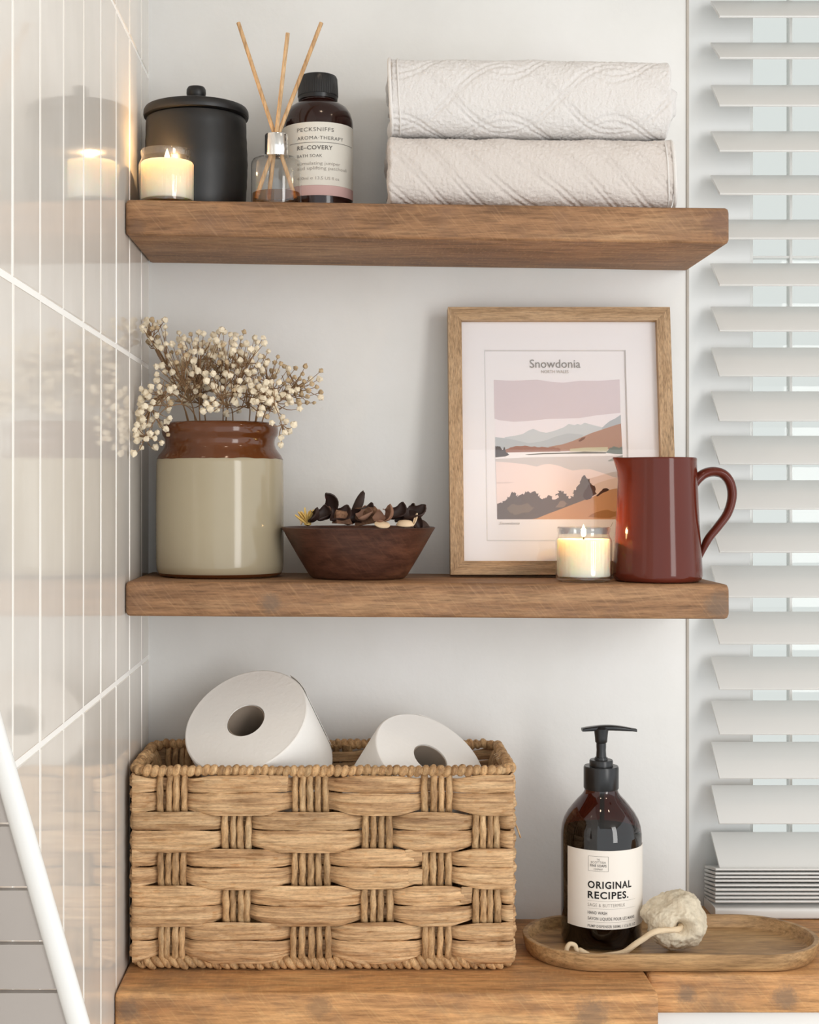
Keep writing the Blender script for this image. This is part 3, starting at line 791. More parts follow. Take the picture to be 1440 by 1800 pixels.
# ------------------------------------------------------------------ dried gypsophila
rf = random.Random(11)
def blossom_mesh(seed, mat):
    bm = bmesh.new(); bmesh.ops.create_icosphere(bm, subdivisions=2, radius=1.0)
    for v in bm.verts:
        n = v.co.normalized()
        q = 0.78+0.30*noise.noise(n*2.6+Vector((seed, 0, 0)))+0.30*noise.noise(n*5.5+Vector((0, seed, 0)))
        v.co = n*q
    me = bpy.data.meshes.new('blossom'); bm.to_mesh(me); bm.free(); me.materials.append(mat)
    me.shade_smooth(); me.set_sharp_from_angle(angle=math.radians(38)); return me
BL = [blossom_mesh(s, M['blossom']) for s in (1, 4, 9)]; BT = [blossom_mesh(s, M['blossom_tan']) for s in (2, 6)]
# (stem foot px, head centre px, spread, blossoms, depth, tan share, label)
sprigs = [
    (330, (258, 582), (26, 16), 17, -0.060, .35, 'dried gypsophila sprig reaching highest at far left over the tiles'),
    (335, (262, 722), (30, 34), 26, -0.105, .10, 'dried gypsophila sprig drooping left over the jar shoulder'),
    (350, (252, 772), (26, 20), 11, -0.115, .0, 'lowest dried gypsophila sprig hanging at the left of the jar'),
    (345, (318, 652), (34, 38), 30, -0.085, .25, 'dense dried gypsophila sprig left of the jar mouth centre'),
    (352, (352, 618), (30, 30), 28, -0.070, .20, 'tall upright dried gypsophila sprig with cream blossoms left of centre'),
    (360, (345, 672), (34, 30), 24, -0.040, .55, 'shaded dried gypsophila sprig at the back left of the bunch'),
    (392, (392, 628), (30, 36), 26, -0.060, .25, 'dried gypsophila sprig rising from the middle of the jar mouth'),
    (398, (432, 626), (32, 26), 26, -0.082, .12, 'bright dried gypsophila sprig at the top right of the main mass'),
    (412, (384, 690), (30, 26), 16, -0.110, .05, 'short dried gypsophila sprig in front of the jar mouth'),
    (440, (432, 690), (34, 30), 16, -0.100, .15, 'sparse dried gypsophila sprig just right of the mouth centre'),
    (448, (472, 662), (28, 28), 20, -0.055, .65, 'tan dried gypsophila sprig right of the main mass'),
    (452, (484, 702), (34, 24), 20, -0.105, .05, 'cream dried gypsophila sprig spreading to the right in front'),
    (462, (532, 676), (26, 26), 22, -0.060, .85, 'brownish dried gypsophila sprig farthest to the right'),
    (470, (498, 752), (18, 24), 6, -0.125, .0, 'tiny dried gypsophila sprig curling over the right rim'),
]
for (fx, hc_, sp, nb, Yh, tan, lab) in sprigs:
    ang = rf.uniform(0, 2*PI); 
    inner = 86*kj*0.88
    foot = Vector((xj+max(-inner, min(inner, (fx-387)*kj*0.5)), yj+rf.uniform(-0.6, 0.6)*inner*0.5, zj+0.03))
    rim = Vector((xj+max(-inner, min(inner, (fx-387)*kj*1.0)), yj+(Yh-yj)*0.35, jar_top+0.001))
    lim = inner*0.97
    dv = Vector((rim.x-xj, rim.y-yj))
    if dv.length > lim: dv *= lim/dv.length; rim.x = xj+dv.x; rim.y = yj+dv.y
    head = P(hc_[0], hc_[1], Yh)
    t = root('gypsophila_sprig', foot, lab, 'dried flower', 'dried gypsophila sprigs in the stoneware jar')
    side = hc_[0]-fx
    ctrl = rim.lerp(head, 0.5)+Vector((0, 0, 0.010 if abs(side) > 40 else 0.0))
    if hc_[1] > 715: ctrl = rim.lerp(head, 0.55)+Vector((0, 0, 0.022))
    core = catmull([foot, rim, ctrl, head], 7)
    stems = [tube(core, [0.0008-0.0005*i/len(core) for i in range(len(core))], 5)]
    pos = []
    for k in range(int(nb*1.45)):
        for _ in range(12):
            px = hc_[0]+max(-1.25, min(1.25, rf.gauss(0, 0.72)))*sp[0]; py = hc_[1]+max(-1.25, min(1.25, rf.gauss(0, 0.72)))*sp[1]
            if all((px-q[0])**2+(py-q[1])**2 > 75 for q in pos): break
        pos.append((px, py))
        Yb = min(-0.008, Yh+rf.gauss(0, 0.013))
        q = P(px, py, Yb)
        q.x = max(q.x, XL+0.006)
        # keep clear of the jar's own neck
        rr = math.hypot(q.x-xj, q.y-yj)
        if q.z < jar_top+0.004 and rr < 0.0585:
            s_ = 0.0595/max(rr, 1e-4); q.x = xj+(q.x-xj)*s_; q.y = yj+(q.y-yj)*s_
            q.x = max(q.x, XL+0.004)
        bi = rf.choice(range(len(core)//2, len(core)-1))
        bpnt = core[bi]
        if q.z < jar_top+0.004: bpnt = core[-2]
        mid = bpnt.lerp(q, 0.55)+Vector((rf.uniform(-.002, .002), rf.uniform(-.002, .002), rf.uniform(-0.004, 0.0)))
        stems.append(tube(catmull([bpnt, mid, q], 3), [0.00042]*4+[0.00028]*3, 4, cap=False))
        istan = rf.random() < tan
        me = rf.choice(BT if istan else BL)
        r = rf.uniform(0.0030, 0.0044)*(0.78 if istan else 1.0)
        link('blossom', me, None, t, loc=q, rot=(rf.uniform(0, 6), rf.uniform(0, 6), rf.uniform(0, 6)), scale=(r, r, r*0.9))
    # a few bare side twigs
    for k in range(3):
        bi = rf.choice(range(len(core)//2, len(core)-2))
        e = core[bi]+Vector((rf.uniform(-.012, .012), rf.uniform(-.008, .008), rf.uniform(.006, .02)))
        e.x = max(e.x, XL+0.003)
        stems.append(tube([core[bi], core[bi].lerp(e, .5)+Vector((0, 0, -.002)), e], [0.0005, 0.0004, 0.0003], 4, cap=False))
    mk('stem', join(*stems), M['stem'], t)

# ------------------------------------------------------------------ wooden bowl of potpourri
y = -0.0850; x = X(630, y); z = z2(x)+0.0002
kb = (D+y)/F
t = root('wooden_bowl', (x, y, z), 'dark carved wooden bowl of potpourri on the middle shelf', 'bowl')
hb = 0.0475; r0, r1 = 0.0455, 0.0716
prof = [(0, 0.0), (r0*0.93, 0.0), (r0, 0.0025)]
for i in range(1, 9): prof.append((r0+(r1-r0)*(i/9)+0.0006*math.sin(i/9*PI), 0.0025+(hb-0.0025)*i/9))
prof += [(r1, hb-0.0008), (r1-0.0012, hb), (r1-0.0048, hb-0.0002), (r1-0.0062, hb-0.002), (r0-0.003, 0.010), (0, 0.008)]
mk('body', lathe(prof, 96, (x, y, z), lambda a, r, zz: 1+0.004*noise.noise(Vector((math.cos(a)*3, math.sin(a)*3, zz*60)))), M['bowl'], t)
xb0, yb0, zrim = x, y, z+hb
# loose chips filling the bowl below the pieces that can be told apart
rp = random.Random(21)
def shell(L, Wd, curl, twist, cup, th, nl=10, nw=6, pointy=0.8):
    """curved leaf-like shell with thickness, lying along +X"""
    top, bot = [], []
    for i in range(nl+1):
        s = i/nl; a = curl*(s-0.3)
        cx = (L/curl)*math.sin(a) if abs(curl) > 1e-3 else L*(s-0.3); cz = (L/curl)*(1-math.cos(a)) if abs(curl) > 1e-3 else 0
        hw = Wd/2*max(0.08, math.sin(PI*min(1, max(0, s*0.92+0.04)))**pointy)
        for j in range(nw+1):
            q = -1+2*j/nw; tw = twist*s
            yy = hw*q; zz = cup*hw*q*q
            y2 = yy*math.cos(tw)-zz*math.sin(tw); z2_ = yy*math.sin(tw)+zz*math.cos(tw)
            nx_, nz_ = -math.sin(a), math.cos(a)
            p = Vector((cx+nx_*z2_, y2, cz+nz_*z2_))
            top.append(p+Vector((nx_, 0, nz_))*th/2); bot.append(p-Vector((nx_, 0, nz_))*th/2)
    V = top+bot; m = len(top); Fc = []; w_ = nw+1
    for i in range(nl):
        for j in range(nw):
            a_, b_, c_, d_ = i*w_+j, i*w_+j+1, (i+1)*w_+j+1, (i+1)*w_+j
            Fc.append((a_, b_, c_, d_)); Fc.append((m+a_, m+d_, m+c_, m+b_))
    for i in range(nl):
        for j in (0, nw): Fc.append((i*w_+j, (i+1)*w_+j, m+(i+1)*w_+j, m+i*w_+j))
    for j in range(nw):
        for i in (0, nl): Fc.append((i*w_+j, i*w_+j+1, m+i*w_+j+1, m+i*w_+j))
    return V, Fc
def wedge(L, Wd, Hh):
    V = [(-L/2, -Wd/2, 0), (L/2, -Wd/2, 0), (L/2, Wd/2, 0), (-L/2, Wd/2, 0), (-L/2*.9, -Wd*.05, Hh), (L/2*.35, -Wd*.12, Hh*.92), (L/2*.3, Wd*.2, Hh*.85), (-L/2*.85, Wd*.2, Hh*.9)]
    return [Vector(v) for v in V], [(0, 1, 2, 3), (4, 5, 6, 7), (0, 1, 5, 4), (1, 2, 6, 5), (2, 3, 7, 6), (3, 0, 4, 7)]
fill = []
for k in range(140):
    a_ = rp.uniform(0, 2*PI); rr = math.sqrt(rp.random())*0.054
    vf = wedge(rp.uniform(.006, .013), rp.uniform(.004, .008), rp.uniform(.003, .006)) if k % 2 else shell(.014, .008, rp.uniform(.5, 2.5), rp.uniform(-1, 1), .4, .0008, 5, 3)
    Mx = Matrix.Translation((xb0+rr*math.cos(a_), yb0+rr*math.sin(a_), zrim-0.013+rp.uniform(-.006, .004))) @ Matrix.Rotation(rp.uniform(0, 6.3), 4, 'Z') @ Matrix.Rotation(rp.uniform(-.8, .8), 4, 'X')
    fill.append(xf(vf, Mx))
tag(mk('potpourri_chips', join(*fill), M['pod_dark'], None, smooth=False), 'small dark potpourri chips filling the wooden bowl', 'potpourri', kind='stuff')
def piece(name, vf, px, py, dY, rot, mat, label, smooth=True):
    Yp_ = yb0+dY; c = P(px, py, Yp_)
    Mx = Matrix.Translation(c) @ rot.to_matrix().to_4x4()
    o = mk(name, xf(vf, Mx), mat, None, smooth, 50)
    return tag(o, label, 'potpourri', 'potpourri in the wooden bowl')
from mathutils import Euler
E = lambda a, b, c: Euler((math.radians(a), math.radians(b), math.radians(c)))
# yellow dried flower with petals
tY = root('dried_flower', P(541, 918, yb0-0.028), 'yellow dried flower at the left rim of the wooden bowl', 'potpourri', 'potpourri in the wooden bowl')
for k in range(9):
    az = -75+k*19; Lp = rp.uniform(.011, .015)
    vf = shell(Lp, .006, rp.uniform(.3, .9), 0, .5, .0007, 6, 4)
    vf = ([v+Vector((Lp*.3, 0, 0)) for v in vf[0]], vf[1])
    Mx = Matrix.Translation(P(541, 920, yb0-0.028)+Vector((rp.uniform(-.001, .001), rp.uniform(-.004, .004), 0))) @ E(rp.uniform(-40, 40), -90+az*0.62, rp.uniform(-25, 25)).to_matrix().to_4x4()
    mk('petal', xf(vf, Mx), M['petal_yellow'], tY)
mk('petal_cluster', lathe([(0, -.003), (.003, -.002), (.0035, .001), (0, .003)], 10, P(541, 919, yb0-0.028)), M['petal_yellow'], tY)
piece('seed_pod', shell(.030, .014, 2.3, 1.1, .8, .0012), 583, 897, -0.010, E(30, -78, 20), M['pod_dark'], 'dark hooked seed pod standing up left of centre in the bowl')
piece('seed_pod', shell(.027, .012, -1.9, 1.4, .9, .0012), 600, 905, -0.018, E(70, 10, -10), M['pod_dark'], 'dark curved seed pod lying beneath the hooked pod')
piece('seed_pod', shell(.034, .013, 1.2, 1.8, .9, .0012), 617, 902, -0.016, E(100, -74, 40), M['pod_dark'], 'tall pointed dark seed pod at the bowl centre')
piece('seed_pod', shell(.028, .013, 1.5, 0.8, .9, .0012), 632, 911, -0.004, E(-30, 14, 15), M['pod_dark'], 'dark seed pod leaning against the big bark wedge')
piece('bark_wedge', wedge(.016, .012, .0125), 602, 921, -0.036, E(0, 4, 22), M['wood_chip'], 'small brown bark wedge at the front of the bowl', False)
piece('bark_wedge', wedge(.030, .016, .0165), 655, 920, -0.030, E(0, -10, -12), M['wood_chip'], 'large brown bark wedge right of the bowl centre', False)
piece('seed_pod', shell(.024, .016, 2.6, 0.4, .7, .0012), 566, 914, -0.030, E(0, -20, 60), M['pod_dark'], 'dark curled seed pod beside the yellow dried flower')
piece('seed_pod', shell(.022, .014, 2.9, 0.3, .6, .0012), 578, 911, -0.006, E(10, -30, -20), M['pod_pale'], 'brown curled husk between yellow flower and bark wedge')
piece('seed_pod', shell(.022, .012, 3.4, 0.2, .5, .0011), 666, 919, -0.046, E(0, -10, 95), M['pod_pale'], 'small brown curled husk in front of the large bark wedge')
piece('seed_pod', shell(.026, .015, 2.4, 0.9, .8, .0012), 694, 911, -0.026, E(10, -20, 30), M['pod_dark'], 'dark ruffled seed pod right of the large bark wedge')
piece('seed_pod', shell(.026, .013, 1.5, 1.3, .8, .0012), 706, 909, -0.012, E(60, -40, 10), M['pod_dark'], 'twisted dark seed pod with raised tip at the bowl right')
piece('seed_pod', shell(.024, .012, -1.8, 1.0, .8, .0012), 717, 910, -0.028, E(20, 10, -30), M['pod_dark'], 'dark curled seed pod beside the rightmost rounded pod')
piece('seed_pod', shell(.024, .018, -2.0, 0.2, -.7, .0014), 736, 913, -0.014, E(0, 6, 5), M['pod_dark'], 'rightmost rounded dark seed pod in the bowl')
piece('seed_pod', shell(.026, .018, 2.2, 0.9, .9, .0012), 592, 914, -0.036, E(20, -18, 35), M['pod_dark'], 'dark folded seed pod behind the small bark wedge')
piece('seed_pod', shell(.030, .016, 1.6, 1.4, .9, .0012), 624, 908, -0.030, E(60, -30, 20), M['pod_dark'], 'dark folded seed pod in front of the tall pointed pod')
piece('seed_pod', shell(.024, .016, 2.8, 0.6, .7, .0012), 640, 914, -0.038, E(-20, -10, 60), M['pod_pale'], 'brown curled husk between the two bark wedges')
piece('seed_pod', shell(.024, .016, 2.2, 1.2, .8, .0012), 684, 912, -0.040, E(30, -30, -40), M['pod_pale'], 'brown ruffled husk just right of the large bark wedge')
piece('seed_pod', shell(.028, .018, 1.9, 0.7, .9, .0012), 724, 913, -0.030, E(10, -12, 20), M['pod_dark'], 'broad dark seed pod in front of the rightmost rounded pod')
piece('seed_pod', shell(.022, .014, 2.4, 0.9, .9, .0012), 553, 916, -0.034, E(15, -24, -30), M['pod_dark'], 'small dark husk right beside the yellow dried flower')
piece('fruit_slice', lathe([(0, -.0008), (.0065, -.0009), (.0072, 0), (.0065, .0009), (0, .0012)], 20), 672, 922, -0.052, E(24, 8, 0), M['petal_cream'], 'cream dried slice in front of the large bark wedge')
piece('fruit_slice', lathe([(0, -.0016), (.007, -.0012), (.0082, 0), (.006, .0030), (0, .0042)], 20), 712, 922, -0.042, E(12, 0, 0), M['petal_cream'], 'domed cream dried slice near the right rim of the bowl')
piece('wood_shaving', shell(.013, .0035, .5, .3, .4, .0008), 729, 919, -0.038, E(20, -66, 10), M['petal_cream'], 'upright pale wood shaving near the right rim of the bowl')
piece('wood_shaving', shell(.012, .004, .4, .3, .4, .0008), 531, 916, -0.020, E(10, -78, 30), M['petal_cream'], 'upright pale wood shaving left of the yellow dried flower')
piece('twig', tube(catmull([(-.012, 0, 0), (-.004, .001, .001), (.005, 0, .0005), (.012, -.001, .0015)], 4), [.0011]*13, 6), 634, 905, -0.030, E(0, 2, 8), M['pod_dark'], 'thin dark twig lying behind the large bark wedge')

# ------------------------------------------------------------------ framed print
wt = (1172-786)*(D-0.014)/F
yt0, yb0f = -0.016, -0.052
topL = P(786, 546, yt0); xfl = topL.x
zbot = max(z2(xfl), z2(xfl+wt))+0.0006
hgt = math.hypot(topL.z-zbot, yt0-yb0f)
lean = math.atan2(yt0-yb0f, topL.z-zbot)
fr = root('picture_frame', (xfl+wt/2, yb0f, zbot), 'light oak framed landscape print leaning against the wall', 'picture')
up = Vector((0, math.sin(lean), math.cos(lean))); nrm = Vector((0, -math.cos(lean), math.sin(lean))); rt_ = Vector((1, 0, 0))
O = Vector((xfl, yb0f, zbot))
def FR(u, v, n=0.0): return O+rt_*u+up*v+nrm*n
def frbox(u0, u1, v0, v1, n0, n1, bev=0.0):
    V, Fc = box(u0, u1, v0, v1, n0, n1, bev)
    return [FR(p.x, p.y, p.z) for p in V], Fc
fw_, fd = 0.0130, 0.0135
def rail(pts, n0, n1):
    V = [FR(u, v, n1) for u, v in pts]+[FR(u, v, n0) for u, v in pts]
    return V, [(0, 1, 2, 3), (7, 6, 5, 4), (0, 4, 5, 1), (1, 5, 6, 2), (2, 6, 7, 3), (3, 7, 4, 0)]
q = 0.00012
mk('frame_rail', rail([(0, hgt), (wt, hgt), (wt-fw_, hgt-fw_), (fw_, hgt-fw_)], 0, fd), M['oak_h'], fr, smooth=False)
mk('frame_rail', rail([(0, 0), (fw_, fw_), (wt-fw_, fw_), (wt, 0)], 0, fd), M['oak_h'], fr, smooth=False)
mk('frame_stile', rail([(0, q), (0, hgt-q), (fw_, hgt-fw_-q), (fw_, fw_+q)], 0, fd), M['oak'], fr, smooth=False)
mk('frame_stile', rail([(wt, q), (wt-fw_, fw_+q), (wt-fw_, hgt-fw_-q), (wt, hgt-q)], 0, fd), M['oak'], fr, smooth=False)
mk('backing_board', frbox(fw_*0.4, wt-fw_*0.4, fw_*0.4, hgt-fw_*0.4, -0.0012, 0.0008), M['backing'], fr, smooth=False)
def fu(px): return (px-786-5)/(1172-786)*wt          # nominal top-scale mapping
def uv(px, py):
    """photo pixel -> (u, v) on the frame plane"""
    d0 = Vector(((px-VX)/F, 1.0, (VY-py)/F)); o0 = Vector((0, -D, H))
    pl = O+nrm*0.005
    tt = (pl-o0).dot(nrm)/d0.dot(nrm); p = o0+d0*tt
    return (p-O).dot(rt_), (p-O).dot(up)
u0, v1_ = uv(853, 617); u1, _ = uv(1098, 617); _, v0_ = uv(870, 942)
v0_ = v0_ - 0.004
bw = 0.0011
matb = mk('mount_board', join(frbox(fw_, u0-bw, fw_, hgt-fw_, 0.0035, 0.0052), frbox(u1+bw, wt-fw_, fw_, hgt-fw_, 0.0035, 0.0052),
          frbox(u0-bw, u1+bw, v1_+bw, hgt-fw_, 0.0035, 0.0052), frbox(u0-bw, u1+bw, fw_, v0_-bw, 0.0035, 0.0052)), M['mat_board'], fr, smooth=False)
V = []
for (uu, vv, nn) in ((u0-bw, v0_-bw, .0052), (u1+bw, v0_-bw, .0052), (u1+bw, v1_+bw, .0052), (u0-bw, v1_+bw, .0052), (u0, v0_, .0036), (u1, v0_, .0036), (u1, v1_, .0036), (u0, v1_, .0036)): V.append(FR(uu, vv, nn))
mk('bevel', (V, [(0, 1, 5, 4), (1, 2, 6, 5), (2, 3, 7, 6), (3, 0, 4, 7)]), M['mat_bevel'], matb, smooth=False)
pr = mk('art_print', frbox(fw_+0.004, wt-fw_-0.004, fw_+0.004, hgt-fw_-0.004, 0.0012, 0.0032), M['mat_board'], fr, smooth=False)
# the printed landscape: flat layers of ink
layer = [0]
def poly(pts, rgb, edge=None):
    layer[0] += 1
    name = 'ink_%d' % layer[0]
    m = plain('print_ink', S(*rgb), 0.75, 0.2)
    V = []
    for (cx, cy) in pts:
        uu, vv = uv(840+cx/4.8, 600+cy/4.8); V.append(FR(uu, vv, 0.00325+0.000022*layer[0]))
    o = flatmesh('printed_shape', (V, [tuple(range(len(V)))]), m, pr)
    # concave outlines: triangulate properly
    bm = bmesh.new(); bm.from_mesh(o.data); bmesh.ops.triangulate(bm, faces=bm.faces[:], ngon_method='EAR_CLIP'); bm.to_mesh(o.data); bm.free()
def jag(pts, amp, n, seed):
    r_ = random.Random(seed); out = []
    for a_, b_ in zip(pts, pts[1:]):
        for k in range(n):
            s_ = k/n; out.append((a_[0]+(b_[0]-a_[0])*s_+(r_.uniform(-amp, amp) if k else 0), a_[1]+(b_[1]-a_[1])*s_+(r_.uniform(-amp, amp) if k else 0)))
    out.append(pts[-1]); return out
poly([(138, 325), (1203, 320), (1228, 1500), (165, 1500)], (236, 228, 231))
poly([(136, 322), (300, 330), (500, 320), (620, 338), (720, 346), (860, 330), (1030, 330), (1200, 318), (1207, 600), (1000, 622), (860, 645), (600, 652), (420, 670), (300, 676), (180, 662), (143, 650)], (214, 200, 204))
poly([(230, 805), (300, 797), (380, 780), (430, 750), (470, 735), (520, 757), (580, 770), (650, 752), (730, 722), (770, 694), (820, 705), (845, 693), (870, 703), (905, 684), (980, 705), (1050, 722), (1120, 745), (1211, 705), (1213, 900), (230, 900)], (200, 203, 206))
poly([(1050, 728), (1085, 695), (1120, 668), (1160, 650), (1210, 616), (1212, 770), (1050, 790)], (178, 182, 187))
poly([(149, 805), (280, 822), (430, 856), (520, 846), (590, 828), (660, 800), (760, 774), (820, 778), (890, 785), (900, 905), (150, 905)], (186, 190, 194))
poly([(600, 888), (720, 866), (800, 840), (880, 806), (960, 772), (1050, 742), (1140, 712), (1212, 690), (1222, 905), (600, 930)], (176, 138, 120))
poly(jag([(232, 912), (310, 884), (420, 880), (520, 892), (640, 888), (700, 905)], 5, 5, 3)+[(700, 934), (232, 938)], (158, 112, 96))
poly([(780, 905), (900, 894), (1100, 890), (1100, 935), (780, 932)], (198, 190, 160))
poly([(850, 838), (880, 812), (915, 802), (900, 825), (865, 845)], (122, 86, 72))
poly([(232, 936), (640, 928), (1100, 928), (1224, 940), (1225, 985), (150, 985), (150, 975)], (240, 234, 234))
poly([(400, 952), (560, 940), (760, 936), (900, 928), (1085, 932), (1085, 944), (760, 946), (560, 950), (430, 958)], (104, 96, 84))
poly([(150, 992), (400, 978), (700, 972), (1000, 966), (1225, 960), (1228, 1165), (1140, 1140), (1060, 1110), (950, 1075), (880, 1078), (800, 1088), (740, 1068), (680, 1045), (600, 1032), (540, 1040), (500, 1056), (400, 1034), (260, 1020), (152, 1012)], (206, 197, 195))
poly([(152, 1012), (260, 1020), (400, 1034), (500, 1056), (540, 1040), (600, 1032), (680, 1045), (740, 1068), (800, 1088), (880, 1078), (950, 1075), (1060, 1110), (1140, 1140), (1228, 1165), (1229, 1500), (165, 1500)], (236, 216, 211))
poly([(160, 1185), (260, 1183), (320, 1190), (240, 1198), (160, 1200)], (222, 202, 198))
poly([(1100, 1005), (1150, 980), (1225, 958), (1226, 992), (1160, 1005), (1110, 1012)], (150, 148, 140))
poly(jag([(1078, 938), (1110, 902), (1150, 884), (1190, 895), (1222, 890)], 5, 4, 5)+[(1224, 950), (1160, 948)], (116, 122, 114))
poly(jag([(150, 882), (190, 884), (212, 915), (226, 888), (236, 925), (268, 956)], 4, 4, 6)+[(230, 970), (150, 977)], (88, 78, 77))
poly([(930, 1240), (1010, 1195), (1100, 1166), (1170, 1150), (1229, 1146), (1229, 1300), (1000, 1300)], (226, 202, 188))
poly(jag([(165, 1370), (200, 1364), (250, 1332), (290, 1268), (326, 1282), (340, 1312), (400, 1276), (460, 1268), (505, 1276), (522, 1310), (545, 1332), (590, 1304), (632, 1310), (650, 1338), (682, 1320), (662, 1282), (705, 1258), (742, 1285), (765, 1322), (808, 1312), (810, 1268), (850, 1212), (880, 1142), (916, 1124), (932, 1162), (960, 1200), (986, 1222), (998, 1290)], 12, 5, 9)+[(900, 1338), (800, 1376), (700, 1415), (600, 1452), (500, 1492), (460, 1500), (166, 1500)], (106, 92, 88))
poly(jag([(250, 1400), (300, 1370), (360, 1380), (420, 1360), (480, 1400), (440, 1440), (340, 1460), (270, 1450), (250, 1400)], 10, 3, 12)[:-1], (126, 110, 98))
poly(jag([(660, 1400), (690, 1350), (730, 1340), (760, 1370), (720, 1400)], 8, 3, 14), (140, 120, 108))
poly([(460, 1500), (500, 1492), (600, 1452), (700, 1415), (800, 1376), (900, 1338), (1000, 1300), (1060, 1255), (1110, 1252), (1170, 1240), (1229, 1232), (1230, 1500)], (196, 150, 112))
poly(jag([(888, 1300), (900, 1256), (940, 1208), (985, 1214), (1000, 1282), (940, 1332), (905, 1330)], 7, 4, 15), (86, 60, 52))
poly(jag([(1000, 1300), (1040, 1262), (1060, 1242), (1090, 1238), (1115, 1250), (1060, 1276), (1010, 1308)], 4, 3, 17), (74, 50, 40))
poly(jag([(930, 1480), (1000, 1440), (1100, 1420), (1200, 1440), (1200, 1475), (1050, 1490)], 8, 4, 18), (166, 118, 76))
def frame_text(body, px0, px1, py, mat, bold=0, shear=0, hpx=14):
    ua, va = uv(px0, py); ub, _ = uv(px1, py)
    vf = text_vf(body, size=hpx*(D-0.03)/F*1.42, bold=bold, width=ub-ua, shear=shear)
    flatmesh('lettering', ([FR(ua+v.x, va+v.y, 0.00325+0.000022*34) for v in vf[0]], vf[1]), mat, pr)
frame_text('Snowdonia', 932, 1021, 646, M['ink_mid'], hpx=15)
frame_text('NORTH WALES', 952, 1000, 655.5, M['ink_light'], hpx=5.5)
frame_text('Snowdonia', 877, 914, 922, M['ink_light'], shear=0.5, hpx=5)
frame_text('J', 1073, 1078, 924, M['ink_light'], shear=0.4, hpx=6)
mk('picture_glass', frbox(fw_, wt-fw_, fw_, hgt-fw_, 0.0062, 0.0074), M['picture_glass'], fr, smooth=False)

# ------------------------------------------------------------------ oxblood jug
y = -0.1120; x = X(1156, y); z = z2(x)+0.0003
kq = (D+y)/F
t = root('pottery_jug', (x, y, z), 'glossy oxblood pottery jug with loop handle before the print', 'jug')
hj = Zr(805, y)-z
rbj, rtj = 77.5*kq, 67.5*kq
prof = [(0, 0.001), (rbj*0.90, 0.0), (rbj*0.97, 0.0015), (rbj, 0.005), (rbj*0.995, 0.010)]
for i in range(1, 12):
    s_ = i/12; prof.append((rbj+(rtj-rbj)*s_-0.0004*math.sin(PI*s_), 0.010+(hj-0.014)*s_))
prof += [(rtj*1.0, hj-0.003), (rtj*1.005, hj-0.0012), (rtj*0.99, hj), (rtj*0.95, hj), (rtj*0.93, hj-0.003), (rtj*0.92, hj*0.5), (rbj*0.9, 0.008), (0, 0.006)]
def spout(V):
    out = []
    for v in V:
        dx, dy, dz = v.x-x, v.y-y, v.z-z
        a = math.atan2(dy, -dx)            # 0 at the left side
        g = math.exp(-(a/0.30)**2)*max(0, (dz-(hj-0.020))/0.020)**1.6
        out.append(Vector((v.x-0.0062*g, v.y, v.z+0.0006*g)))
    return out
V, Fc = lathe(prof, 128, (x, y, z))
mk('body', (spout(V), Fc), M['jug'], t, angle=60)
hp = [P(px, py, y) for (px, py) in ((1212, 866), (1221, 848), (1236, 834), (1254, 829), (1272, 834), (1284, 850), (1287, 874), (1279, 902), (1262, 926), (1246, 946), (1236, 966), (1229, 984))]
path = catmull(hp, 6); m_ = len(path)
rad = [(11.5-3.5*abs(i/m_-0.0)**1.0)*kq if i < m_*0.85 else (8.0*(1-(i-m_*0.85)/(m_*0.15)*0.55))*kq for i in range(m_)]
mk('handle', tube(path, rad, 16, flat=(1.35, 0.82)), M['jug'], t)

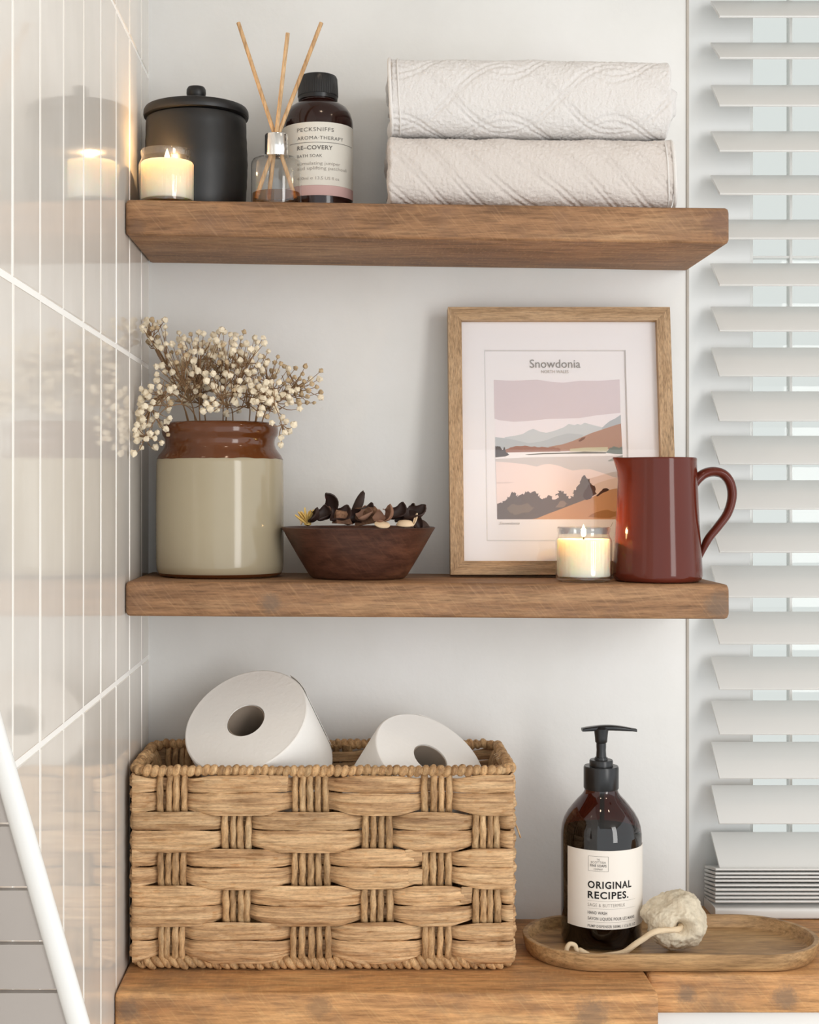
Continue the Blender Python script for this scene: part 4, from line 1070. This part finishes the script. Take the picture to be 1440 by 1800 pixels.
# ------------------------------------------------------------------ wicker basket
YF, YBk = -0.158, -0.016
BX0, BX1 = X(230, YF), X(905, YF)
BX0 = max(BX0, XL+0.0045)
BZ0 = ZB+0.0006; BZ1 = Zr(1349, YF)
BW, BH = BX1-BX0, BZ1-BZ0
bk = root('wicker_basket', ((BX0+BX1)/2, (YF+YBk)/2, ZB), 'woven water hyacinth basket holding toilet rolls on the counter', 'basket')
rw = random.Random(31)
def px2s(px): return (px-230)/675.0
odd_f = [(px2s(300), 25/675), (px2s(546), 36/675), (px2s(770), 26/675)]
even_f = [(px2s(415), 25/675), (px2s(664), 27/675), (px2s(858), 23/675)]
def panel(Opos, U, Nn, width, odd, even, strands, nrows=5, nu=150, bulge=1.0):
    lo, hi = 0.0085, BH-0.008
    rh = (hi-lo)/nrows
    A = 0.0030
    for row in range(nrows):
        own = odd if row % 2 == 0 else even        # row 0 is the top row
        vt = hi-rh*row
        split = rw.uniform(0.44, 0.56)
        cuts = [0, split, 1.0] if rw.random() < 0.75 else [0, 0.36, 0.70, 1.0]
        for c0, c1 in zip(cuts, cuts[1:]):
            sd = rw.uniform(0, 90)
            rings = []
            for i in range(nu+1):
                s = i/nu
                inn = 0.0
                for (g, hw) in own: inn = max(inn, math.exp(-((s-g)/(hw*1.22))**6))
                out = 1-inn
                edge = min(1, min(s, 1-s)/0.012)
                n = A*(1-2.1*inn)*(0.4+0.6*edge)
                # the band bows out and widens between its crossings
                dist = min([abs(s-g)-hw for (g, hw) in own]+[0.2])
                bow = max(0, min(1, dist/0.075))
                bow = bow*bow*(3-2*bow)
                n += 0.0040*bow*bulge
                v_mid = vt-rh*(0.5+((c0+c1)/2-0.5)*(0.90+0.20*bow)) + 0.0007*noise.noise(Vector((s*7, sd, 0)))
                hwv = rh*(c1-c0)/2*(0.80+0.30*bow)+0.0004*noise.noise(Vector((s*18, sd, 5)))
                ring = []
                K = 13
                for k in range(K):
                    q = -1+2*k/(K-1)
                    crown = 0.0024*(1-abs(q)**2.6)
                    wr = 0.0012*noise.noise(Vector((s*9+sd, q*2.6, sd)))+0.0007*noise.noise(Vector((s*26+sd, q*8, 1)))
                    cr_ = noise.noise(Vector((s*5.5+sd*3, q*2.2+s*1.5, sd*2)))
                    wr -= 0.0017*math.exp(-(cr_/0.05)**2)
                    ring.append(Opos+U*(s*width)+Vector((0, 0, v_mid+hwv*q))+Nn*(n+crown+wr))
                for k in range(K-1, -1, -1):
                    q = -1+2*k/(K-1)
                    ring.append(Opos+U*(s*width)+Vector((0, 0, v_mid+hwv*q*0.98))+Nn*(n-0.0011))
                rings.append(ring)
            mk('strip', loft(rings), M['seagrass'], bk, angle=70)
    for gi, (grp, par) in enumerate(((odd, 0), (even, 1))):
        for (g, hw) in grp:
            ns = strands if hw*width < 0.016 else strands+1
            for k in range(ns):
                s0 = g+hw*0.80*(-1+2*k/(ns-1))
                lean_ = rw.uniform(-0.0016, 0.0016); wv = rw.uniform(0, 9)
                path = []
                np_ = 44
                for i in range(np_+1):
                    f = i/np_; v = (lo-0.004)+(hi-lo+0.009)*f
                    rr_ = (hi-v)/rh
                    ph = math.cos(PI*(rr_-0.5)) if True else 0
                    # +1 in the middle of its own rows, -1 in the middle of the others
                    sg = math.sin(PI*rr_) * (1 if par == 0 else -1)
                    n = 0.0042*math.tanh(2.0*sg)
                    path.append(Opos+U*(s0*width+lean_*(f-.5)*2+0.0008*noise.noise(Vector((f*5, wv, k))))+Vector((0, 0, v))+Nn*n)
                mk('stake', tube(path, rw.uniform(0.0026, 0.0031), 10, ply=2, pitch=0.017, depth=0.13), M['rope'], bk)
cornin = 0.0035
panel(Vector((BX0+cornin*.4, YF+0.0046, BZ0)), Vector((1, 0, 0)), Vector((0, -1, 0)), BW-cornin*.8, odd_f, even_f, 4)
ev = [(0.22, .10), (0.78, .10)]; od = [(0.5, .11)]
panel(Vector((BX0+0.0046, YBk-0.002, BZ0)), Vector((0, -1, 0)), Vector((-1, 0, 0)), (YBk-YF)-0.006, od, ev, 4, nu=60, bulge=0.3)
panel(Vector((BX1-0.0046, YF+0.004, BZ0)), Vector((0, 1, 0)), Vector((1, 0, 0)), (YBk-YF)-0.006, od, ev, 4, nu=60, bulge=0.3)
panel(Vector((BX1-cornin, YBk-0.0046, BZ0)), Vector((-1, 0, 0)), Vector((0, 1, 0)), BW-2*cornin, odd_f, even_f, 4, nu=80, bulge=0.4)
mk('base_panel', box(BX0+0.006, BX1-0.006, YF+0.008, YBk-0.008, BZ0+0.003, BZ0+0.006), M['rope'], bk)
# torn strip ends seen on the front
for (px, py, wp, hp_, ang) in ((489, 1377, 34, 28, 5), (684, 1414, 22, 34, -28), (728, 1504, 30, 24, -6), (730, 1541, 26, 27, 3), (820, 1573, 20, 28, 4)):
    if px < 235: px = 248
    c = P(px, py, YF-0.0012); V, Fc = box(-wp/2*5e-4, wp/2*5e-4, -0.0004, 0.0004, -hp_/2*5e-4, hp_/2*5e-4, 0.0004, 1)
    mk('strip_end', xf((V, Fc), Matrix.Translation(c) @ Matrix.Rotation(math.radians(ang), 4, 'Y') @ Matrix.Rotation(math.radians(6), 4, 'Z')), M['seagrass'], bk)
# coiled rim and foot: every turn of the wrapping is a piece
def wrap_mesh(seed, hgt_, wd_, dep, slant):
    bm = bmesh.new(); bmesh.ops.create_uvsphere(bm, u_segments=10, v_segments=7, radius=1.0)
    for v in bm.verts:
        n = v.co.copy()
        v.co = Vector((n.x*wd_*(1+0.12*noise.noise(n*1.5+Vector((seed, 0, 0)))), n.y*dep, n.z*hgt_))
        v.co.x += slant*v.co.z + 0.0003*noise.noise(n*3+Vector((0, seed, 0)))
    me = bpy.data.meshes.new('rim_wrap'); bm.to_mesh(me); bm.free(); me.shade_smooth(); me.materials.append(M['wrap']); return me
top_w = [wrap_mesh(s, 0.0052, 0.0040, 0.0052, 0.22) for s in (1, 2, 3, 4)]
bot_w = [wrap_mesh(s, 0.0064, 0.0047, 0.0054, -0.55) for s in (5, 6, 7, 8)]
def loop(z, meshes, step, name, rx0, rx1, ry0, ry1):
    cor = 0.009
    per = []
    def seg(a_, b_):
        L = (b_-a_).length; n = max(1, int(L/step))
        for i in range(n): per.append((a_.lerp(b_, (i+.5)/n), (b_-a_)))
    A_, B_, C_, D_ = Vector((rx0+cor, ry0, z)), Vector((rx1-cor, ry0, z)), Vector((rx1, ry0+cor, z)), Vector((rx1, ry1-cor, z))
    E_, F_, G_, H_ = Vector((rx1-cor, ry1, z)), Vector((rx0+cor, ry1, z)), Vector((rx0, ry1-cor, z)), Vector((rx0, ry0+cor, z))
    for p_, q_ in ((A_, B_), (B_, C_), (C_, D_), (D_, E_), (E_, F_), (F_, G_), (G_, H_), (H_, A_)): seg(p_, q_)
    for (p_, d_) in per:
        ang = math.atan2(d_.y, d_.x)
        link(name, rw.choice(meshes), None, bk, loc=p_+Vector((rw.uniform(-.0003, .0003), rw.uniform(-.0004, .0004), rw.uniform(-.0006, .0006))), rot=(rw.uniform(-.1, .1), rw.uniform(-.12, .12), ang), scale=(rw.uniform(.92, 1.15), 1, rw.uniform(.92, 1.08)))
    pts = [A_, B_, C_, D_, E_, F_, G_, H_, A_]
    return tube(pts, 0.0036, 8)
core1 = loop(BZ1-0.0035, top_w, 0.0064, 'rim_wrap', BX0+0.002, BX1-0.002, YF+0.003, YBk-0.004)
mk('rim_core', core1, M['rope'], bk)
core2 = loop(BZ0+0.0062, bot_w, 0.0073, 'foot_wrap', BX0+0.003, BX1-0.003, YF+0.004, YBk-0.005)
mk('foot_core', core2, M['rope'], bk)
# stray fibre on the right side
mk('stray_fibre', tube(catmull([(BX1-0.001, YF+0.02, Zr(1440, YF)), (BX1+0.004, YF+0.018, Zr(1462, YF)), (BX1+0.0075, YF+0.02, Zr(1482, YF))], 4), 0.0007, 5), M['rope'], bk)

# ------------------------------------------------------------------ toilet rolls
def toilet_roll(px, py, Yc, n, R, L, label, flat=1.0):
    c = P(px, py, Yc); n = Vector(n).normalized()
    rot = n.to_track_quat('Z', 'Y'); Mx = Matrix.Translation(c) @ rot.to_matrix().to_4x4()
    t = root('toilet_roll', c-n*L, label, 'toilet roll', 'toilet rolls in the basket')
    ri = R*0.305
    prof = [(ri, -L), (R*0.97, -L), (R, -L+0.002), (R, -0.0022), (R*0.988, -0.0006), (R*0.97, 0)]
    nr = 14
    for i in range(1, nr+1): prof.append((R*0.97+(ri-R*0.97)*i/nr, -0.00035*(i % 2)))
    prof.append((ri, -L))
    jit = lambda a, r, zz: 1+0.006*noise.noise(Vector((math.cos(a)*1.7, math.sin(a)*1.7, zz*9+px)))
    mk('paper', xf(lathe(prof, 96, (0, 0, 0), jit), Mx), M['paper'], t, angle=30)
    rc_ = ri*0.985
    mk('core', xf(lathe([(rc_, -L+0.001), (rc_, -0.0012), (rc_-0.0009, -0.0012), (rc_-0.0009, -L+0.001), (rc_, -L+0.001)], 64, (0, 0, 0), lambda a, r, zz: 1+0.015*math.cos(2*a+1)), Mx), M['cardboard'], t)
    # loose outer sheet edge
    sheet_ = []
    for i in range(9):
        a = 0.6+i*0.07; sheet_.append((a, R+0.0004+0.0010*(i/8)**2))
    V, Fc = [], []
    for (a, r) in sheet_:
        for zz in (-L+0.001, -0.0012):
            for dr in (0, 0.0003): V.append(Mx @ Vector(((r+dr)*math.cos(a), (r+dr)*math.sin(a), zz)))
    for i in range(8):
        b_ = 4*i
        Fc += [(b_+1, b_+3, b_+7, b_+5), (b_, b_+4, b_+6, b_+2), (b_, b_+1, b_+5, b_+4), (b_+2, b_+6, b_+7, b_+3)]
    Fc += [(0, 2, 3, 1), (32, 33, 35, 34)]
    mk('loose_sheet', (V, Fc), M['paper'], t)
    return t
toilet_roll(432, 1266, -0.101, (-0.29, -0.63, 0.72), 0.0602, 0.078, 'toilet roll tilted upright at the left of the wicker basket')
toilet_roll(757, 1333, -0.104, (0.41, -0.50, 0.76), 0.0560, 0.075, 'toilet roll sunk lower at the right of the wicker basket')

# ------------------------------------------------------------------ wooden tray
ty0, ty1 = -0.1665, -0.0440
tx0, tx1 = X(923, -0.12), X(1447, -0.125)
t = root('wooden_tray', ((tx0+tx1)/2, (ty0+ty1)/2, ZB), 'long oval wooden tray under the soap bottle and pumice', 'tray')
HTy = 0.0170
hw_ = (ty1-ty0)/2; hl = (tx1-tx0)/2; cx, cy = (tx0+tx1)/2, (ty0+ty1)/2
def stadium(ins, n=28):
    r = hw_-ins; st = hl-hw_
    pts = []
    for k in range(n+1):
        a = -PI/2+PI*k/n; pts.append((cx+st+r*math.cos(a), cy+r*math.sin(a)))
    for k in range(n+1):
        a = PI/2+PI*k/n; pts.append((cx-st+r*math.cos(a), cy+r*math.sin(a)))
    return pts
rings = []
for (ins, zz) in ((0.0075, 0.0003), (0.0050, 0.0010), (0.0024, 0.0045), (0.0008, 0.0100), (0.0001, 0.0150), (0.0, HTy-0.0006), (0.0006, HTy), (0.0042, HTy), (0.0050, HTy-0.0008), (0.0062, 0.0110), (0.0085, 0.0070), (0.0120, 0.0056), (0.03, 0.0055)):
    rings.append([(px, py, ZB+zz) for (px, py) in stadium(ins)])
mk('dish', loft(rings), M['acacia'], t, angle=35)
TZ = ZB+0.0056

# ------------------------------------------------------------------ hand soap pump bottle
y = -0.0880; x = X(1057, y); z = TZ+0.0002
ks = (D+y)/F
t = root('soap_bottle', (x, y, z), 'amber pump soap bottle with cream label standing in the tray', 'bottle')
base = VY+(H-z)*F/(D+y)                     # pixel row of the bottle's base centre
R = 70.5*ks
def ph(py): return (base-py)*ks
sh = [(0, 0.0015), (R*0.90, 0.0), (R*0.975, 0.002), (R, 0.006), (R, ph(1470)), (R*0.995, ph(1460)), (R*0.965, ph(1447)), (R*0.91, ph(1436)), (R*0.82, ph(1425)), (R*0.70, ph(1414)), (R*0.58, ph(1404)), (R*0.47, ph(1396)), (R*0.425, ph(1391)), (R*0.405, ph(1386)), (R*0.40, ph(1378))]
mk('glass_body', lathe(sh, 96, (x, y, z)), M['amber'], t)
li = [(0, 0.003), (R*0.90, 0.003), (R*0.955, 0.005), (R*0.965, 0.009), (R*0.965, ph(1474)), (R*0.95, ph(1461)), (R*0.93, ph(1456)), (0, ph(1456))]
mk('liquid_soap', lathe(li, 64, (x, y, z)), M['amber_dark'], t)
mk('dip_tube', tube([(x, y, z+0.01), (x+0.001, y, z+ph(1390))], 0.0022, 10), M['black_plastic'], t)
rib = lambda a, r, zz: 1+0.010*math.cos(48*a) if ph(1383) < zz < ph(1349) else 1
mk('collar', lathe([(R*0.36, ph(1386)), (29.5*ks, ph(1386)), (30.5*ks, ph(1384)), (30.5*ks, ph(1349)), (29.5*ks, ph(1346)), (20.5*ks, ph(1346)), (20.5*ks, ph(1337)), (19.5*ks, ph(1335)), (12*ks, ph(1335)), (11*ks, ph(1331)), (0, ph(1331))], 96, (x, y, z), rib), M['black_plastic'], t)
pump = mk('pump', lathe([(0, ph(1340)), (9.5*ks, ph(1340)), (8.2*ks, ph(1318)), (8.6*ks, ph(1312)), (8.6*ks, ph(1306)), (10.5*ks, ph(1304)), (11*ks, ph(1297)), (12*ks, ph(1288)), (13*ks, ph(1281)), (10*ks, ph(1277)), (0, ph(1276))], 32, (x, y, z)), M['black_plastic'], t)
hd = []
for i in range(25):
    s_ = i/24; px = 1021+(1117-1021)*s_
    py = 1282.5 - 4.5*math.sin(PI*min(1, s_/0.7)*0.5) + 11*max(0, s_-0.35)**1.6
    hh = 2.4+2.0*math.sin(PI*min(1, s_*1.1))**0.7; wd = (8.5 if s_ < .6 else 8.5-6*(s_-.6))*ks
    c = Vector((x+(px-1055)*ks, y-0.0, z+ph(py)))
    hd.append([(c.x, c.y+q[0], c.z+q[1]) for q in rrect(wd, hh*ks, hh*ks*0.7, 3)])
mk('spout', loft(hd), M['black_plastic'], pump)
Rl = R+0.0004; fy = y-R*0.9
zl1, zl0 = Zr(1496, y-R), Zr(1634, y-R)
lb = mk('label', wrap_patch(x, y, Rl, math.asin(-59/70.5)-0.12, 1.45, zl0, zl1, 60), M['label'], t)
a0 = math.asin(-33.5/70.5); kf = (D+y-R)/F
def put(body, py, hpx, wpx, mat, bold=0.0, sp=1.1, aa=None):
    vf = text_vf(body, size=hpx*kf*1.38, bold=bold, width=wpx*kf, spacing=sp)
    flatmesh('lettering', wrap_text(vf, x, y, Rl+0.00025, a0 if aa is None else aa, Zr(py, y-R)), mat, lb)
dy = 6
put('ORIGINAL', 1556+dy, 12.5, 82, M['ink'], bold=0.00022, sp=1.15)
put('RECIPES.', 1574+dy, 12.5, 75, M['ink'], bold=0.00022, sp=1.15)
a_in, a_out = a0, a0+92*kf/Rl
for py in (1578.5, 1592, 1615.5): flatmesh('rule', wrap_line(x, y, Rl+0.00025, a_in, a_out, Zr(py+dy, y-R), 0.00018), M['ink_light'], lb)
put('SAGE & BUTTERMILK', 1588.5+dy, 6, 68, M['ink_light'])
put('HAND WASH', 1602+dy, 5.6, 34, M['ink_grey'], bold=0.00006)
put('SAVON LIQUIDE POUR LES MAINS', 1612+dy, 5.4, 90, M['ink_grey'], bold=0.00005)
put('PUMP DISPENSER 500ML / 17.6 FL OZ', 1625+dy, 4.8, 92, M['ink_grey'], bold=0.00003)
# printed emblem: a box with the maker's words
ea0, ea1 = a0+1*kf/Rl, a0+36*kf/Rl; ez0, ez1 = 1500+dy, 1526+dy
for py in (ez0, ez1): flatmesh('emblem_line', wrap_line(x, y, Rl+0.00025, ea0, ea1, Zr(py, y-R), 0.0002), M['ink_grey'], lb)
for aa in (ea0, ea1): flatmesh('emblem_line', wrap_line(x, y, Rl+0.00025, aa-0.003, aa+0.003, (Zr(ez0, y-R)+Zr(ez1, y-R))/2, (ez1-ez0)*kf, 2), M['ink_grey'], lb)
put('THE', 1507+dy, 3.2, 5, M['ink_grey'], aa=a0+16*kf/Rl)
put('SCOTTISH', 1512.5+dy, 4.2, 26, M['ink_grey'], aa=a0+5.5*kf/Rl)
put('FINE SOAPS', 1518.5+dy, 4.6, 29, M['ink_grey'], bold=0.00006, aa=a0+4*kf/Rl)
put('COMPANY', 1524+dy, 3.2, 16, M['ink_grey'], aa=a0+10.5*kf/Rl)

# ------------------------------------------------------------------ pumice stone on a cord
yp = -0.1195; cpt = P(1188, 1625, yp); cpt.z = TZ+0.0262
t = root('pumice_stone', (cpt.x, yp, TZ), 'rough cream pumice stone with knotted cord in the tray', 'pumice')
bm = bmesh.new(); bmesh.ops.create_icosphere(bm, subdivisions=6, radius=1.0)
hole = Vector((0.05, -1, 0.05)).normalized()
for v in bm.verts:
    n = v.co.normalized()
    r = 1+0.22*noise.noise(n*1.3+Vector((3, 1, 0)))+0.09*noise.noise(n*3+Vector((5, 0, 2)))+0.03*noise.noise(n*8)+0.026*noise.noise(n*17)+0.012*noise.noise(n*34)
    if n.dot(Vector((-.75, -.3, .55)).normalized()) > 0.72: r -= 0.35*(n.dot(Vector((-.75, -.3, .55)).normalized())-0.72)
    r -= 0.07*max(0, noise.noise(n*5+Vector((7, 7, 7)))-0.25)*2
    ang = math.acos(max(-1, min(1, n.dot(hole))))
    r -= 0.72*math.exp(-(ang/0.27)**4)
    g = n.dot(Vector((-.45, -.7, -.6)).normalized())
    v.co = n*r
    v.co = Vector((v.co.x*0.0295, v.co.y*0.024, v.co.z*0.0245))
lowz = min(v.co.z for v in bm.verts)
me = bpy.data.meshes.new('stone')
for v in bm.verts: v.co += Vector((cpt.x, cpt.y, TZ+0.0002-lowz))
bm.to_mesh(me); bm.free(); me.shade_smooth()
link('stone', me, M['pumice'], t)
rz = TZ+0.0030
Yr = -0.1435
cordp = [Vector((cpt.x+0.003, yp-0.008, TZ+0.026)), Vector((cpt.x-0.003, yp-0.020, TZ+0.0255)), P(1155, 1637, -0.146), P(1128, 1652, -0.146), Vector((X(1095, Yr), Yr-0.001, rz+0.0035)), Vector((X(1058, Yr), Yr, rz)), Vector((X(1030, Yr), Yr, rz))]
mk('cord', tube(catmull(cordp, 8), 0.0026, 12, ply=3, pitch=0.02, depth=0.07), M['cord'], t)
kx = X(1026, Yr); lx = X(1008, Yr)
knot = []
knot.append(tube(catmull([(kx+0.008, Yr, rz), (kx+0.003, Yr-0.0035, rz+0.002), (kx-0.003, Yr-0.001, rz+0.0052), (kx-0.001, Yr+0.003, rz+0.003), (kx+0.004, Yr+0.001, rz+0.001)], 6), 0.0026, 10))
knot.append(tube(catmull([(kx+0.002, Yr-0.003, rz+0.0005), (lx+0.004, Yr-0.004, rz+0.001), (lx-0.003, Yr-0.003, rz+0.0012), (lx-0.0062, Yr-0.001, rz+0.005), (lx-0.0035, Yr, rz+0.0105), (lx+0.0015, Yr, rz+0.0095), (lx+0.003, Yr-0.001, rz+0.0055), (lx+0.008, Yr, rz+0.0045), (kx, Yr, rz+0.003)], 6), 0.0021, 10))
knot.append(tube(catmull([(kx-0.002, Yr-0.004, rz-0.0002), (lx+0.002, Yr-0.0055, rz-0.0006), (lx-0.0065, Yr-0.004, rz-0.0006)], 6), 0.0022, 10))
mk('knot', join(*knot), M['cord'], t)
